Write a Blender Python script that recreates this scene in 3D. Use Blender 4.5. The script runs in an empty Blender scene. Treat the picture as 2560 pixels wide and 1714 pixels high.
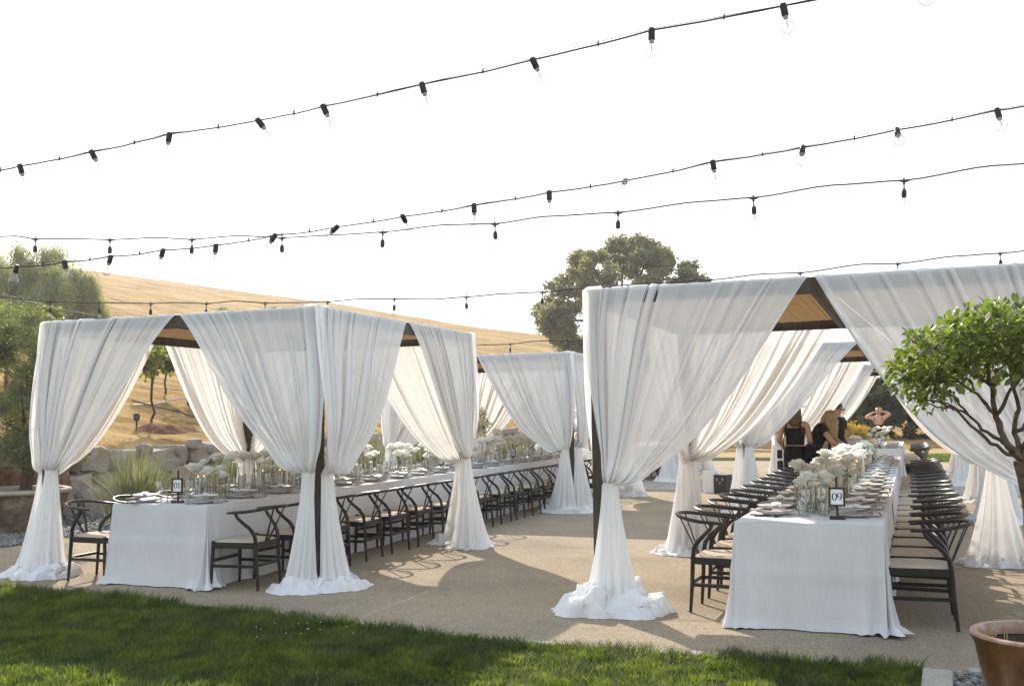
import bpy, bmesh, math, random
import numpy as np
from mathutils import Vector, Matrix
from math import sin, cos, pi, radians, sqrt

random.seed(7); RNG = np.random.default_rng(11)
SC = bpy.context.scene
COL = SC.collection

# ------------------------------------------------------------------ camera, sky, sun, exposure
F = 2489.0; CX = 1280.0; CY = 857.0          # a 35 mm lens seen on a 2560 px wide frame
ROLL = 0.0115; HY = 1041.5; VX = 2280.0; EYE = 1.55
_p = math.atan((HY-CY)/F*cos(ROLL))
_vy = HY-math.tan(ROLL)*(VX-CX)-CY; _vx = VX-CX
_a = math.atan((cos(ROLL)*_vx-sin(ROLL)*_vy)/F*cos(_p))
FW = Vector((-sin(_a)*cos(_p), cos(_a)*cos(_p), sin(_p)))
_r0 = Vector((cos(_a), sin(_a), 0)); _u0 = _r0.cross(FW)
RT = _r0*cos(ROLL)-_u0*sin(ROLL); UP = _r0*sin(ROLL)+_u0*cos(ROLL)
EYEV = Vector((0, 0, EYE))
def ray(x, y): return FW+RT*((x-CX)/F)-UP*((y-CY)/F)
def at(x, y, d): return EYEV+ray(x, y)*d              # a point at depth d
def gnd(x, y, z=0.0):
    d = ray(x, y); return EYEV+d*((z-EYE)/d.z)

cam = bpy.data.cameras.new("camera"); cam.sensor_width = 36; cam.lens = F/2560*36
cam.clip_start = 0.05; cam.clip_end = 3000
camo = bpy.data.objects.new("camera", cam); COL.objects.link(camo)
camo.matrix_world = Matrix(((RT.x, UP.x, -FW.x, 0), (RT.y, UP.y, -FW.y, 0), (RT.z, UP.z, -FW.z, EYE), (0, 0, 0, 1)))
SC.camera = camo

SUN_AZ = radians(-40.5)      # from +Y towards +X
SUN_EL = radians(32.0)
SUND = Vector((sin(SUN_AZ)*cos(SUN_EL), cos(SUN_AZ)*cos(SUN_EL), sin(SUN_EL)))
W = bpy.data.worlds.new("World"); SC.world = W; W.use_nodes = True
nt = W.node_tree; nt.nodes.clear()
sky = nt.nodes.new("ShaderNodeTexSky"); sky.sky_type = 'NISHITA'; sky.sun_disc = False
sky.sun_elevation = SUN_EL; sky.sun_rotation = SUN_AZ
sky.air_density = 1.0; sky.dust_density = 1.6; sky.ozone_density = 1.0; sky.altitude = 100
bg = nt.nodes.new("ShaderNodeBackground"); bg.inputs[1].default_value = 0.15
wo = nt.nodes.new("ShaderNodeOutputWorld")
hs = nt.nodes.new("ShaderNodeHueSaturation"); hs.inputs["Saturation"].default_value = 1.15
# bright summer haze: the whole sky is evened out, the same curve for every direction
va = nt.nodes.new("ShaderNodeVectorMath"); va.operation = 'MULTIPLY'; va.inputs[1].default_value = (5.28,)*3
vb = nt.nodes.new("ShaderNodeVectorMath"); vb.operation = 'MULTIPLY_ADD'; vb.inputs[1].default_value = (1.166,)*3; vb.inputs[2].default_value = (1,)*3
vd = nt.nodes.new("ShaderNodeVectorMath"); vd.operation = 'DIVIDE'
nt.links.new(sky.outputs[0], va.inputs[0]); nt.links.new(sky.outputs[0], vb.inputs[0]); nt.links.new(va.outputs[0], vd.inputs[0]); nt.links.new(vb.outputs[0], vd.inputs[1])
nt.links.new(vd.outputs[0], hs.inputs["Color"]); nt.links.new(hs.outputs[0], bg.inputs[0]); nt.links.new(bg.outputs[0], wo.inputs[0])
sl = bpy.data.lights.new("sun", 'SUN'); sl.energy = 3.0; sl.angle = radians(0.53); sl.color = (1.0, 0.91, 0.80)
so = bpy.data.objects.new("sun", sl); COL.objects.link(so)
so.rotation_euler = SUND.to_track_quat('Z', 'Y').to_euler(); so.location = (-20, 20, 30)
SC.view_settings.view_transform = 'Standard'; SC.view_settings.look = 'None'
SC.view_settings.exposure = 1.36; SC.view_settings.gamma = 1.0
SC.view_settings.use_curve_mapping = False
cy = SC.cycles
cy.use_denoising = True
cy.max_bounces = 14; cy.diffuse_bounces = 8; cy.glossy_bounces = 3; cy.transmission_bounces = 6
cy.transparent_max_bounces = 24; cy.caustics_reflective = False; cy.caustics_refractive = False
cy.sample_clamp_indirect = 6.0

# ------------------------------------------------------------------ small tools
def vnoise(p, seed=0):
    """smooth value noise in [-1,1] for an (n,k<=3) array"""
    p = np.asarray(p, float)
    if p.ndim == 1: p = p[:, None]
    if p.shape[1] < 3: p = np.hstack([p, np.zeros((len(p), 3-p.shape[1]))])
    i = np.floor(p).astype(np.int64); f = p-i; f = f*f*(3-2*f)
    def h(ix, iy, iz):
        n = (ix*374761393+iy*668265263+iz*2147483647+seed*974711) & 0xffffffff
        n = ((n ^ (n >> 13))*1274126177) & 0xffffffff
        n = (n ^ (n >> 16)) & 0xffff
        return n/32767.5-1
    r = 0
    for dx in (0, 1):
        for dy in (0, 1):
            for dz in (0, 1):
                w = (f[:, 0] if dx else 1-f[:, 0])*(f[:, 1] if dy else 1-f[:, 1])*(f[:, 2] if dz else 1-f[:, 2])
                r = r+w*h(i[:, 0]+dx, i[:, 1]+dy, i[:, 2]+dz)
    return r
def fbm(p, seed=0, oct=4):
    p = np.asarray(p, float); r = 0; a = 1; s = 0
    for k in range(oct):
        r = r+a*vnoise(p*2**k, seed+k); s += a; a *= .5
    return r/s

def mesh_np(name, V, Fq, mat=None, smooth=False):
    """mesh from arrays: V (n,3), Fq (m,3|4)"""
    V = np.ascontiguousarray(V, np.float32); Fq = np.ascontiguousarray(Fq, np.int32)
    m = bpy.data.meshes.new(name); k = Fq.shape[1]
    m.vertices.add(len(V)); m.vertices.foreach_set("co", V.ravel())
    m.loops.add(Fq.size); m.loops.foreach_set("vertex_index", Fq.ravel())
    m.polygons.add(len(Fq))
    m.polygons.foreach_set("loop_start", np.arange(0, Fq.size, k, dtype=np.int32))
    m.polygons.foreach_set("loop_total", np.full(len(Fq), k, np.int32))
    if smooth: m.polygons.foreach_set("use_smooth", np.ones(len(Fq), bool))
    m.update(calc_edges=True); m.validate()
    if mat: m.materials.append(mat)
    return m
def grid_faces(nu, nv, wrap=False):
    """faces of an nu x nv grid of vertices (index = j*nu+i)"""
    i = np.arange(nu if wrap else nu-1); j = np.arange(nv-1)
    I, J = np.meshgrid(i, j); I = I.ravel(); J = J.ravel(); I2 = (I+1) % nu
    return np.stack([J*nu+I, J*nu+I2, (J+1)*nu+I2, (J+1)*nu+I], 1)

class MB:
    """collects simple shapes into one mesh"""
    def __init__(s): s.v = []; s.f = []
    def add(s, V, Fs):
        o = len(s.v); s.v.extend([tuple(x) for x in V]); s.f.extend([tuple(int(i)+o for i in f) for f in Fs]); return s
    def box(s, c, d, M=None, taper=1.0):
        x, y, z = d[0]/2, d[1]/2, d[2]/2; V = []
        for sz in (-1, 1):
            t = taper if sz > 0 else 1
            for sx, sy in ((-1, -1), (1, -1), (1, 1), (-1, 1)):
                v = Vector((sx*x*t, sy*y*t, sz*z))
                if M: v = M @ v
                V.append(v+Vector(c))
        return s.add(V, [(3, 2, 1, 0), (4, 5, 6, 7), (0, 1, 5, 4), (1, 2, 6, 5), (2, 3, 7, 6), (3, 0, 4, 7)])
    def tube(s, pts, r, n=8, sy=1.0, caps=True, up=Vector((0, 0, 1))):
        pts = [Vector(p) for p in pts]; k = len(pts)
        rs = r if isinstance(r, (list, tuple)) else [r]*k
        V = []; nrm = None
        for i, p in enumerate(pts):
            t = (pts[min(i+1, k-1)]-pts[max(i-1, 0)]).normalized()
            if nrm is None:
                a = up if abs(t.dot(up)) < .95 else Vector((1, 0, 0)); nrm = (a-t*a.dot(t)).normalized()
            else:
                nrm = nrm-t*nrm.dot(t); nrm.normalize()
            b = t.cross(nrm)
            for j in range(n):
                q = 2*pi*j/n; V.append(p+nrm*(cos(q)*rs[i]*sy)+b*(sin(q)*rs[i]))
        Fs = [(i*n+j, i*n+(j+1) % n, (i+1)*n+(j+1) % n, (i+1)*n+j) for i in range(k-1) for j in range(n)]
        if caps: Fs += [tuple(range(n-1, -1, -1)), tuple((k-1)*n+j for j in range(n))]
        return s.add(V, Fs)
    def lathe(s, prof, n=20, c=(0, 0, 0), cap0=True, cap1=True):
        V = [(c[0]+r*cos(2*pi*j/n), c[1]+r*sin(2*pi*j/n), c[2]+z) for r, z in prof for j in range(n)]
        k = len(prof)
        Fs = [(i*n+j, i*n+(j+1) % n, (i+1)*n+(j+1) % n, (i+1)*n+j) for i in range(k-1) for j in range(n)]
        if cap0: Fs.append(tuple(range(n-1, -1, -1)))
        if cap1: Fs.append(tuple((k-1)*n+j for j in range(n)))
        return s.add(V, Fs)
    def loft(s, rings, n=16):
        """rings: (centre, rx, ry[, xdir]) with the ring plane horizontal unless xdir/ydir are given"""
        V = []
        for R in rings:
            c, rx, ry = Vector(R[0]), R[1], R[2]
            xd = Vector(R[3]) if len(R) > 3 else Vector((1, 0, 0)); yd = Vector(R[4]) if len(R) > 4 else Vector((0, 1, 0))
            for j in range(n):
                q = 2*pi*j/n; V.append(c+xd*(rx*cos(q))+yd*(ry*sin(q)))
        k = len(rings)
        Fs = [(i*n+j, i*n+(j+1) % n, (i+1)*n+(j+1) % n, (i+1)*n+j) for i in range(k-1) for j in range(n)]
        Fs += [tuple(range(n-1, -1, -1)), tuple((k-1)*n+j for j in range(n))]
        return s.add(V, Fs)
    def sphere(s, c, r, n=12, m=8, sc=(1, 1, 1)):
        prof = [(max(1e-4, sin(pi*i/m)), -cos(pi*i/m)) for i in range(m+1)]
        V = [(c[0]+r*sc[0]*a*cos(2*pi*j/n), c[1]+r*sc[1]*a*sin(2*pi*j/n), c[2]+r*sc[2]*z) for a, z in prof for j in range(n)]
        return s.add(V, [(i*n+j, i*n+(j+1) % n, (i+1)*n+(j+1) % n, (i+1)*n+j) for i in range(m) for j in range(n)])
    def mesh(s, name, mat=None, smooth=False, bevel=0, angle=40):
        m = bpy.data.meshes.new(name); m.from_pydata(s.v, [], s.f); m.update()
        if bevel:
            bm = bmesh.new(); bm.from_mesh(m)
            bmesh.ops.bevel(bm, geom=[e for e in bm.edges if e.calc_face_angle(0) > .5], offset=bevel, segments=2, affect='EDGES', profile=.6)
            bm.to_mesh(m); bm.free()
        if smooth:
            m.polygons.foreach_set("use_smooth", [True]*len(m.polygons))
            try: m.set_sharp_from_angle(angle=radians(angle))
            except Exception: pass
        if mat: m.materials.append(mat)
        return m

def obj(name, mesh, parent=None, loc=None, rz=None, kind=None):
    o = bpy.data.objects.new(name, mesh); COL.objects.link(o)
    if parent: o.parent = parent
    if loc is not None: o.location = loc
    if rz is not None: o.rotation_euler = (0, 0, rz)
    if kind: o["kind"] = kind
    return o
def tag(o, label, cat, group=None):
    o["label"] = label; o["category"] = cat
    if group: o["group"] = group
    return o
def thing(name, label, cat, loc=(0, 0, 0), rz=0, group=None):
    o = bpy.data.objects.new(name, None); COL.objects.link(o); o.location = loc; o.rotation_euler = (0, 0, rz)
    o.empty_display_size = .1
    return tag(o, label, cat, group)
def struct(name, mesh, parent=None):
    o = obj(name, mesh, parent)
    if not parent: o["kind"] = "structure"
    return o
def dup(root, loc, rz, label, group=None, scale=None):
    """a copy of a thing with copies of its parts and sub-parts (shared mesh data)"""
    r = root.copy(); COL.objects.link(r); r.location = loc; r.rotation_euler = (0, 0, rz); r["label"] = label
    if scale: r.scale = (scale,)*3
    if group: r["group"] = group
    for ch in list(root.children):
        c = ch.copy(); COL.objects.link(c); c.parent = r
        for g in list(ch.children):
            d = g.copy(); COL.objects.link(d); d.parent = c
    return r
ORD = "first second third fourth fifth sixth seventh eighth ninth tenth eleventh twelfth thirteenth fourteenth fifteenth sixteenth seventeenth eighteenth nineteenth twentieth".split()
def ordn(i):
    if i < 20: return ORD[i]
    t = ["twenty", "thirty", "forty", "fifty", "sixty", "seventy", "eighty"][(i+1)//10-2]
    k = (i+1) % 10
    return {"twenty": "twentieth", "thirty": "thirtieth", "forty": "fortieth", "fifty": "fiftieth", "sixty": "sixtieth", "seventy": "seventieth", "eighty": "eightieth"}[t] if k == 0 else t+"-"+ORD[k-1]

# ------------------------------------------------------------------ materials
def mat(name, col, rough=.6, spec=.3, metal=0, build=None):
    m = bpy.data.materials.new(name); m.use_nodes = True; n = m.node_tree
    b = n.nodes["Principled BSDF"]
    b.inputs["Base Color"].default_value = (*col, 1); b.inputs["Roughness"].default_value = rough
    b.inputs["Specular IOR Level"].default_value = spec; b.inputs["Metallic"].default_value = metal
    if build: build(n, b)
    return m
def N(n, t, **kw):
    x = n.nodes.new(t)
    for k, v in kw.items():
        if k.startswith("i_"): x.inputs[k[2:].replace("_", " ")].default_value = v
        elif k.startswith("n_"): x.inputs[int(k[2:])].default_value = v
        else: setattr(x, k, v)
    return x
def noise(n, scale, detail=4, rough=.55, src=None, dist=0.0, vec='Object'):
    x = N(n, "ShaderNodeTexNoise", i_Scale=scale, i_Detail=detail, i_Roughness=rough, i_Distortion=dist)
    if src is None:
        tc = N(n, "ShaderNodeTexCoord"); src = tc.outputs[vec]
    n.links.new(src, x.inputs["Vector"]); return x
def ramp(n, fac, stops, interp='LINEAR'):
    r = N(n, "ShaderNodeValToRGB"); r.color_ramp.interpolation = interp
    e = r.color_ramp.elements
    while len(e) < len(stops): e.new(.5)
    for k, (p, c) in enumerate(stops):
        e[k].position = p; e[k].color = (*c, 1) if len(c) == 3 else c
    n.links.new(fac, r.inputs[0]); return r
def bump(n, b, h, strength=.3, dist=.01):
    x = N(n, "ShaderNodeBump", i_Strength=strength, i_Distance=dist)
    n.links.new(h, x.inputs["Height"]); n.links.new(x.outputs[0], b.inputs["Normal"]); return x
def scaled(n, sc, vec='Object'):
    tc = N(n, "ShaderNodeTexCoord"); mp = N(n, "ShaderNodeMapping"); mp.inputs["Scale"].default_value = sc
    n.links.new(tc.outputs[vec], mp.inputs[0]); return mp.outputs[0]
def speckle(cols, scale, detail=5, b_str=.3, b_dist=.005, big=None):
    """colour from noise through a ramp plus matching relief"""
    def f(n, b):
        x = noise(n, scale, detail, .65)
        k = len(cols); st = [(.28+.44*i/(k-1), c) for i, c in enumerate(cols)]
        r = ramp(n, x.outputs[0], st); out = r.outputs[0]
        if big:
            y = noise(n, big[0], 3); rr = ramp(n, y.outputs[0], [(.35, big[1]), (.65, big[2])])
            mx = N(n, "ShaderNodeMix", data_type='RGBA', blend_type='MULTIPLY'); mx.inputs[0].default_value = 1
            n.links.new(out, mx.inputs[6]); n.links.new(rr.outputs[0], mx.inputs[7]); out = mx.outputs[2]
        n.links.new(out, b.inputs["Base Color"]); bump(n, b, x.outputs[0], b_str, b_dist)
    return f
def leaf_mat(name, cols, trans=.35, rough=.45, spec=.4, scale=1.5, warm=(.9, 1.15, .35)):
    """leaf: reflecting plus light let through, colour varied clump by clump"""
    m = bpy.data.materials.new(name); m.use_nodes = True; n = m.node_tree; b = n.nodes["Principled BSDF"]
    g = N(n, "ShaderNodeNewGeometry"); x = noise(n, scale, 2)
    ad = N(n, "ShaderNodeMath", operation='ADD'); ml = N(n, "ShaderNodeMath", operation='MULTIPLY'); ml.inputs[1].default_value = .45
    n.links.new(g.outputs["Random Per Island"], ml.inputs[0]); n.links.new(x.outputs[0], ad.inputs[0]); n.links.new(ml.outputs[0], ad.inputs[1])
    k = len(cols); r = ramp(n, ad.outputs[0], [(.4+.6*i/(k-1), c) for i, c in enumerate(cols)])
    n.links.new(r.outputs[0], b.inputs["Base Color"]); b.inputs["Roughness"].default_value = rough; b.inputs["Specular IOR Level"].default_value = spec
    t = N(n, "ShaderNodeBsdfTranslucent"); mm = N(n, "ShaderNodeMix", data_type='RGBA', blend_type='MULTIPLY'); mm.inputs[0].default_value = 1
    n.links.new(r.outputs[0], mm.inputs[6]); mm.inputs[7].default_value = (*[2.2*w for w in warm], 1); mm.clamp_result = True
    n.links.new(mm.outputs[2], t.inputs[0])
    ms = N(n, "ShaderNodeMixShader"); ms.inputs[0].default_value = trans
    n.links.new(b.outputs[0], ms.inputs[1]); n.links.new(t.outputs[0], ms.inputs[2])
    n.links.new(ms.outputs[0], n.nodes["Material Output"].inputs[0]); return m

def sheer_mat(name, col, warm, tr_face=.34, tr_edge=.04, trans=.55, wrinkle=0):
    m = bpy.data.materials.new(name); m.use_nodes = True; n = m.node_tree; n.nodes.remove(n.nodes["Principled BSDF"])
    d = N(n, "ShaderNodeBsdfDiffuse"); d.inputs[0].default_value = (*col, 1)
    t = N(n, "ShaderNodeBsdfTranslucent"); t.inputs[0].default_value = (*warm, 1)
    x = N(n, "ShaderNodeMixShader"); x.inputs[0].default_value = trans
    if wrinkle:
        w1 = noise(n, 8, 3, .5, dist=1.2); w2 = ramp(n, w1.outputs[0], [(.36, (0, 0, 0)), (.5, (1, 1, 1)), (.64, (0, 0, 0))]); bp = N(n, "ShaderNodeBump", i_Strength=wrinkle, i_Distance=.022)
        n.links.new(w2.outputs[0], bp.inputs["Height"]); n.links.new(bp.outputs[0], d.inputs["Normal"]); n.links.new(bp.outputs[0], t.inputs["Normal"])
    n.links.new(d.outputs[0], x.inputs[1]); n.links.new(t.outputs[0], x.inputs[2])
    lw = N(n, "ShaderNodeLayerWeight"); lw.inputs[0].default_value = .55
    mr = N(n, "ShaderNodeMapRange"); mr.inputs["From Min"].default_value = 0; mr.inputs["From Max"].default_value = .8
    mr.inputs["To Min"].default_value = tr_face; mr.inputs["To Max"].default_value = tr_edge
    n.links.new(lw.outputs["Facing"], mr.inputs[0])
    w = noise(n, 900, 1, src=scaled(n, (1, 1, .3))); 
    ad = N(n, "ShaderNodeMath", operation='MULTIPLY_ADD'); ad.inputs[1].default_value = .10; 
    sb = N(n, "ShaderNodeMath", operation='SUBTRACT'); sb.inputs[1].default_value = .5; n.links.new(w.outputs[0], sb.inputs[0])
    n.links.new(sb.outputs[0], ad.inputs[0]); n.links.new(mr.outputs[0], ad.inputs[2])
    tp = N(n, "ShaderNodeBsdfTransparent")
    y = N(n, "ShaderNodeMixShader"); n.links.new(ad.outputs[0], y.inputs[0]); n.links.new(x.outputs[0], y.inputs[1]); n.links.new(tp.outputs[0], y.inputs[2])
    n.links.new(y.outputs[0], n.nodes["Material Output"].inputs[0]); return m
def glass_mat(name, tint=(.97, .985, .98), edge=.75, dark=.42):
    m = bpy.data.materials.new(name); m.use_nodes = True; n = m.node_tree; n.nodes.remove(n.nodes["Principled BSDF"])
    tp = N(n, "ShaderNodeBsdfTransparent"); tp.inputs[0].default_value = (*tint, 1)
    l2 = N(n, "ShaderNodeLayerWeight"); l2.inputs[0].default_value = .42; cr = ramp(n, l2.outputs["Facing"], [(.25, tint), (.95, tuple(dark*c for c in tint))]); n.links.new(cr.outputs[0], tp.inputs[0])
    g = N(n, "ShaderNodeBsdfGlossy"); g.inputs["Roughness"].default_value = .03; g.inputs[0].default_value = (.95, .97, .97, 1)
    lw = N(n, "ShaderNodeLayerWeight"); lw.inputs[0].default_value = .35
    mr = N(n, "ShaderNodeMapRange"); mr.inputs["To Min"].default_value = .05; mr.inputs["To Max"].default_value = edge
    n.links.new(lw.outputs["Facing"], mr.inputs[0])
    x = N(n, "ShaderNodeMixShader"); n.links.new(mr.outputs[0], x.inputs[0]); n.links.new(tp.outputs[0], x.inputs[1]); n.links.new(g.outputs[0], x.inputs[2])
    n.links.new(x.outputs[0], n.nodes["Material Output"].inputs[0]); return m

def wood(cols, sc=(3, 3, 40)):
    def f(n, b):
        x = noise(n, 1.0, 5, .6, src=scaled(n, sc), dist=.4)
        r = ramp(n, x.outputs[0], [(.3, cols[0]), (.7, cols[1])]); n.links.new(r.outputs[0], b.inputs["Base Color"]); bump(n, b, x.outputs[0], .25, .003)
    return f
M = {}
M["sheer"] = sheer_mat("sheer white voile", (.94, .935, .945), (.945, .925, .885), .15, .02, .42)
M["pile"] = sheer_mat("heaped white voile", (.93, .92, .93), (.93, .91, .87), .05, .01, .30, .28)
def linen(n, b):
    a = noise(n, 1, 3, .6, src=scaled(n, (8, 8, 260))); c = noise(n, 1, 3, .6, src=scaled(n, (260, 260, 8)))
    ad = N(n, "ShaderNodeMath", operation='ADD'); n.links.new(a.outputs[0], ad.inputs[0]); n.links.new(c.outputs[0], ad.inputs[1])
    dv = N(n, "ShaderNodeMath", operation='MULTIPLY'); dv.inputs[1].default_value = .5; n.links.new(ad.outputs[0], dv.inputs[0])
    r = ramp(n, dv.outputs[0], [(.33, (.57, .55, .55)), (.5, (.63, .61, .605)), (.68, (.68, .66, .655))])
    n.links.new(r.outputs[0], b.inputs["Base Color"]); bump(n, b, dv.outputs[0], .25, .002)
M["linen"] = mat("white slub linen", (.8, .79, .78), .85, .15, build=linen)
M["frame"] = mat("dark stained timber", (.03, .024, .02), .6, .3, build=wood([(.035, .027, .021), (.085, .065, .048)], (18, 18, 3)))
M["chair"] = mat("black stained oak", (.012, .010, .009), .38, .45, build=wood([(.008, .007, .006), (.02, .016, .014)], (40, 40, 6)))
def cord(n, b):
    w = N(n, "ShaderNodeTexWave", wave_type='BANDS', bands_direction='Y', i_Scale=55, i_Distortion=1.2, i_Detail=2)
    tc = N(n, "ShaderNodeTexCoord"); n.links.new(tc.outputs["Object"], w.inputs[0])
    r = ramp(n, w.outputs[1], [(.0, (.46, .375, .285)), (.6, (.54, .45, .35)), (1, (.58, .49, .385))]); n.links.new(r.outputs[0], b.inputs["Base Color"]); bump(n, b, w.outputs[1], .4, .003)
M["cord"] = mat("woven paper cord", (.55, .45, .33), .85, .15, build=cord)
def reed(n, b):
    w = N(n, "ShaderNodeTexWave", wave_type='BANDS', bands_direction='Y', i_Scale=16, i_Distortion=.8, i_Detail=3)
    tc = N(n, "ShaderNodeTexCoord"); n.links.new(tc.outputs["Object"], w.inputs[0]); y = noise(n, 1, 4, .6, src=scaled(n, (2.5, 60, 10)))
    mx = N(n, "ShaderNodeMath", operation='MULTIPLY'); n.links.new(w.outputs[1], mx.inputs[0]); n.links.new(y.outputs[0], mx.inputs[1])
    r = ramp(n, mx.outputs[0], [(.05, (.34, .24, .14)), (.35, (.60, .46, .29)), (.6, (.72, .58, .39))]); n.links.new(r.outputs[0], b.inputs["Base Color"]); bump(n, b, w.outputs[1], .6, .006)
    t = N(n, "ShaderNodeBsdfTranslucent"); n.links.new(r.outputs[0], t.inputs[0])
    ms = N(n, "ShaderNodeMixShader"); ms.inputs[0].default_value = .68; n.links.new(b.outputs[0], ms.inputs[1]); n.links.new(t.outputs[0], ms.inputs[2])
    n.links.new(ms.outputs[0], n.nodes["Material Output"].inputs[0])
M["reed"] = mat("woven reed matting", (.4, .28, .16), .8, .1, build=reed)
M["glass"] = glass_mat("clear glass", (.985, .99, .987), .55); M["bulbglass"] = glass_mat("clear bulb glass", (.90, .90, .895), .30, .52)
M["black"] = mat("black plastic", (.012, .012, .013), .5, .4)
M["cable"] = mat("black rubber cable", (.02, .02, .022), .6, .3)
M["brass"] = mat("brass filament support", (.6, .42, .2), .4, .5)
M["ivory"] = mat("white candle wax", (.88, .86, .80), .5, .4)
M["porcelain"] = mat("pale stoneware", (.68, .66, .64), .3, .5, build=speckle([(.70, .68, .66), (.78, .765, .745), (.82, .80, .78)], 60, 3, .05, .001))
M["rim"] = mat("dark stoneware rim", (.045, .035, .03), .4, .4)
M["napkin"] = mat("taupe linen napkin", (.42, .37, .33), .9, .1, build=speckle([(.36, .31, .28), (.44, .39, .35)], 240, 2, .2, .001))
M["steel"] = mat("black steel cutlery", (.02, .019, .02), .28, .5, .6)
def petal(n, b):
    t = N(n, "ShaderNodeBsdfTranslucent"); t.inputs[0].default_value = (.93, .925, .84, 1)
    x = noise(n, 14, 2); r = ramp(n, x.outputs[0], [(.3, (.90, .895, .83)), (.65, (.93, .93, .90))]); n.links.new(r.outputs[0], b.inputs["Base Color"])
    ms = N(n, "ShaderNodeMixShader"); ms.inputs[0].default_value = .4; n.links.new(b.outputs[0], ms.inputs[1]); n.links.new(t.outputs[0], ms.inputs[2])
    n.links.new(ms.outputs[0], n.nodes["Material Output"].inputs[0])
M["petal"] = mat("cream white petals", (.85, .84, .72), .6, .2, build=petal)
M["hydra"] = mat("pale green white florets", (.72, .76, .5), .6, .2, build=petal)
M["stem"] = mat("green rose stem", (.05, .085, .03), .5, .3)
M["card"] = mat("white card", (.8, .8, .8), .7, .2)
M["ink"] = mat("dark print", (.03, .03, .035), .8, .1)
M["signwood"] = mat("dark walnut", (.035, .02, .014), .5, .3, build=wood([(.025, .014, .010), (.06, .035, .024)], (30, 30, 30)))
M["white"] = mat("white painted board", (.8, .79, .77), .6, .3)
M["dirt"] = mat("dark potting soil", (.05, .035, .025), .95, .05, build=speckle([(.02, .014, .01), (.07, .05, .035), (.14, .10, .07)], 60, 6, .8, .02))
def ground_mat(n, b):
    x = noise(n, 75, 10, .82); y = noise(n, .8, 8, .62, dist=.6); z = noise(n, 420, 3, .7)
    r = ramp(n, x.outputs[0], [(.36, (.15, .115, .078)), (.46, (.305, .244, .172)), (.54, (.405, .33, .237)), (.64, (.63, .54, .42))])
    r2 = ramp(n, y.outputs[0], [(.3, (.76, .77, .80)), (.5, (.97, .97, .97)), (.7, (1.10, 1.07, 1.03))])
    mx = N(n, "ShaderNodeMix", data_type='RGBA', blend_type='MULTIPLY'); mx.inputs[0].default_value = 1
    n.links.new(r.outputs[0], mx.inputs[6]); n.links.new(r2.outputs[0], mx.inputs[7]); n.links.new(mx.outputs[2], b.inputs["Base Color"])
    ad = N(n, "ShaderNodeMath", operation='ADD'); n.links.new(x.outputs[0], ad.inputs[0]); n.links.new(z.outputs[0], ad.inputs[1]); bump(n, b, ad.outputs[0], .55, .012)
M["gravel"] = mat("decomposed granite", (.4, .33, .24), .95, .1, build=ground_mat)
M["dry"] = mat("dry grass soil", (.45, .32, .16), .95, .05, build=speckle([(.22, .145, .075), (.38, .27, .14), (.50, .38, .21)], 9, 8, .6, .05, (.25, (.82, .78, .74), (1.06, 1.05, 1.0))))
def hillm(n, b):
    """cut stubble: combed rows following the slope, straw between"""
    mp = scaled(n, (.10, .55, 1.0)); x = noise(n, 1.0, 6, .6, src=mp); y = noise(n, 2.2, 12, .82)
    z = N(n, "ShaderNodeTexWave", wave_type='BANDS', bands_direction='Y', i_Scale=.23, i_Distortion=5, i_Detail=4)
    z.inputs["Detail Scale"].default_value = 1.4
    n.links.new(scaled(n, (1, 1, 0)), z.inputs[0])
    a = N(n, "ShaderNodeMath", operation='ADD'); n.links.new(x.outputs[0], a.inputs[0]); n.links.new(y.outputs[0], a.inputs[1])
    w = N(n, "ShaderNodeMath", operation='MULTIPLY_ADD'); w.inputs[1].default_value = .14; n.links.new(z.outputs[1], w.inputs[0]); n.links.new(a.outputs[0], w.inputs[2])
    d = N(n, "ShaderNodeMath", operation='MULTIPLY'); d.inputs[1].default_value = .45; n.links.new(w.outputs[0], d.inputs[0])
    r = ramp(n, d.outputs[0], [(.38, (.14, .078, .028)), (.46, (.31, .19, .066)), (.53, (.43, .275, .105)), (.63, (.58, .41, .20))]); n.links.new(r.outputs[0], b.inputs["Base Color"])
    bump(n, b, d.outputs[0], .7, .5)
M["hill"] = mat("cut straw stubble", (.5, .34, .15), .95, .05, build=hillm)
M["turf"] = mat("turf soil", (.035, .045, .018), .95, .05, build=speckle([(.02, .028, .01), (.05, .07, .022)], 14, 5, .5, .02))
def grassm(n, b):
    pass
M["grass"] = leaf_mat("lawn grass", [(.018, .030, .010), (.044, .062, .020), (.105, .116, .042)], .54, .6, .22, 3.5, (1.45, 1.55, .6))
M["straw"] = leaf_mat("dead grass blade", [(.30, .24, .13), (.42, .34, .2)], .3, .7, .1, 2)
M["drystraw"] = leaf_mat("dry oat grass", [(.30, .21, .105), (.42, .31, .17), (.55, .44, .28)], .25, .8, .1, .4, (1.0, .85, .55))
M["lomandra"] = leaf_mat("pale strap grass", [(.095, .115, .068), (.18, .20, .12), (.39, .39, .28)], .18, .5, .3, 3, (1, .95, .5))
M["oak"] = leaf_mat("live oak leaves", [(.085, .092, .055), (.15, .152, .09), (.24, .23, .15)], .40, .6, .3, 1.2, (1.0, 1.0, .6)) if True else leaf_mat('x', [(.12, .12, .08), (.28, .265, .18)], .42, .6, .3, 1.2)
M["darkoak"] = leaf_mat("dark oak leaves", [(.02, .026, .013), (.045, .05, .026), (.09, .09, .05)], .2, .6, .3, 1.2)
M["pepper"] = leaf_mat("pepper tree leaves", [(.15, .16, .08), (.22, .23, .12), (.30, .30, .16)], .35, .6, .2, .8, (1.0, 1.05, .6))
M["olive"] = leaf_mat("olive leaves", [(.075, .078, .042), (.14, .14, .085), (.25, .24, .165)], .3, .5, .3, 1.5)
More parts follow.
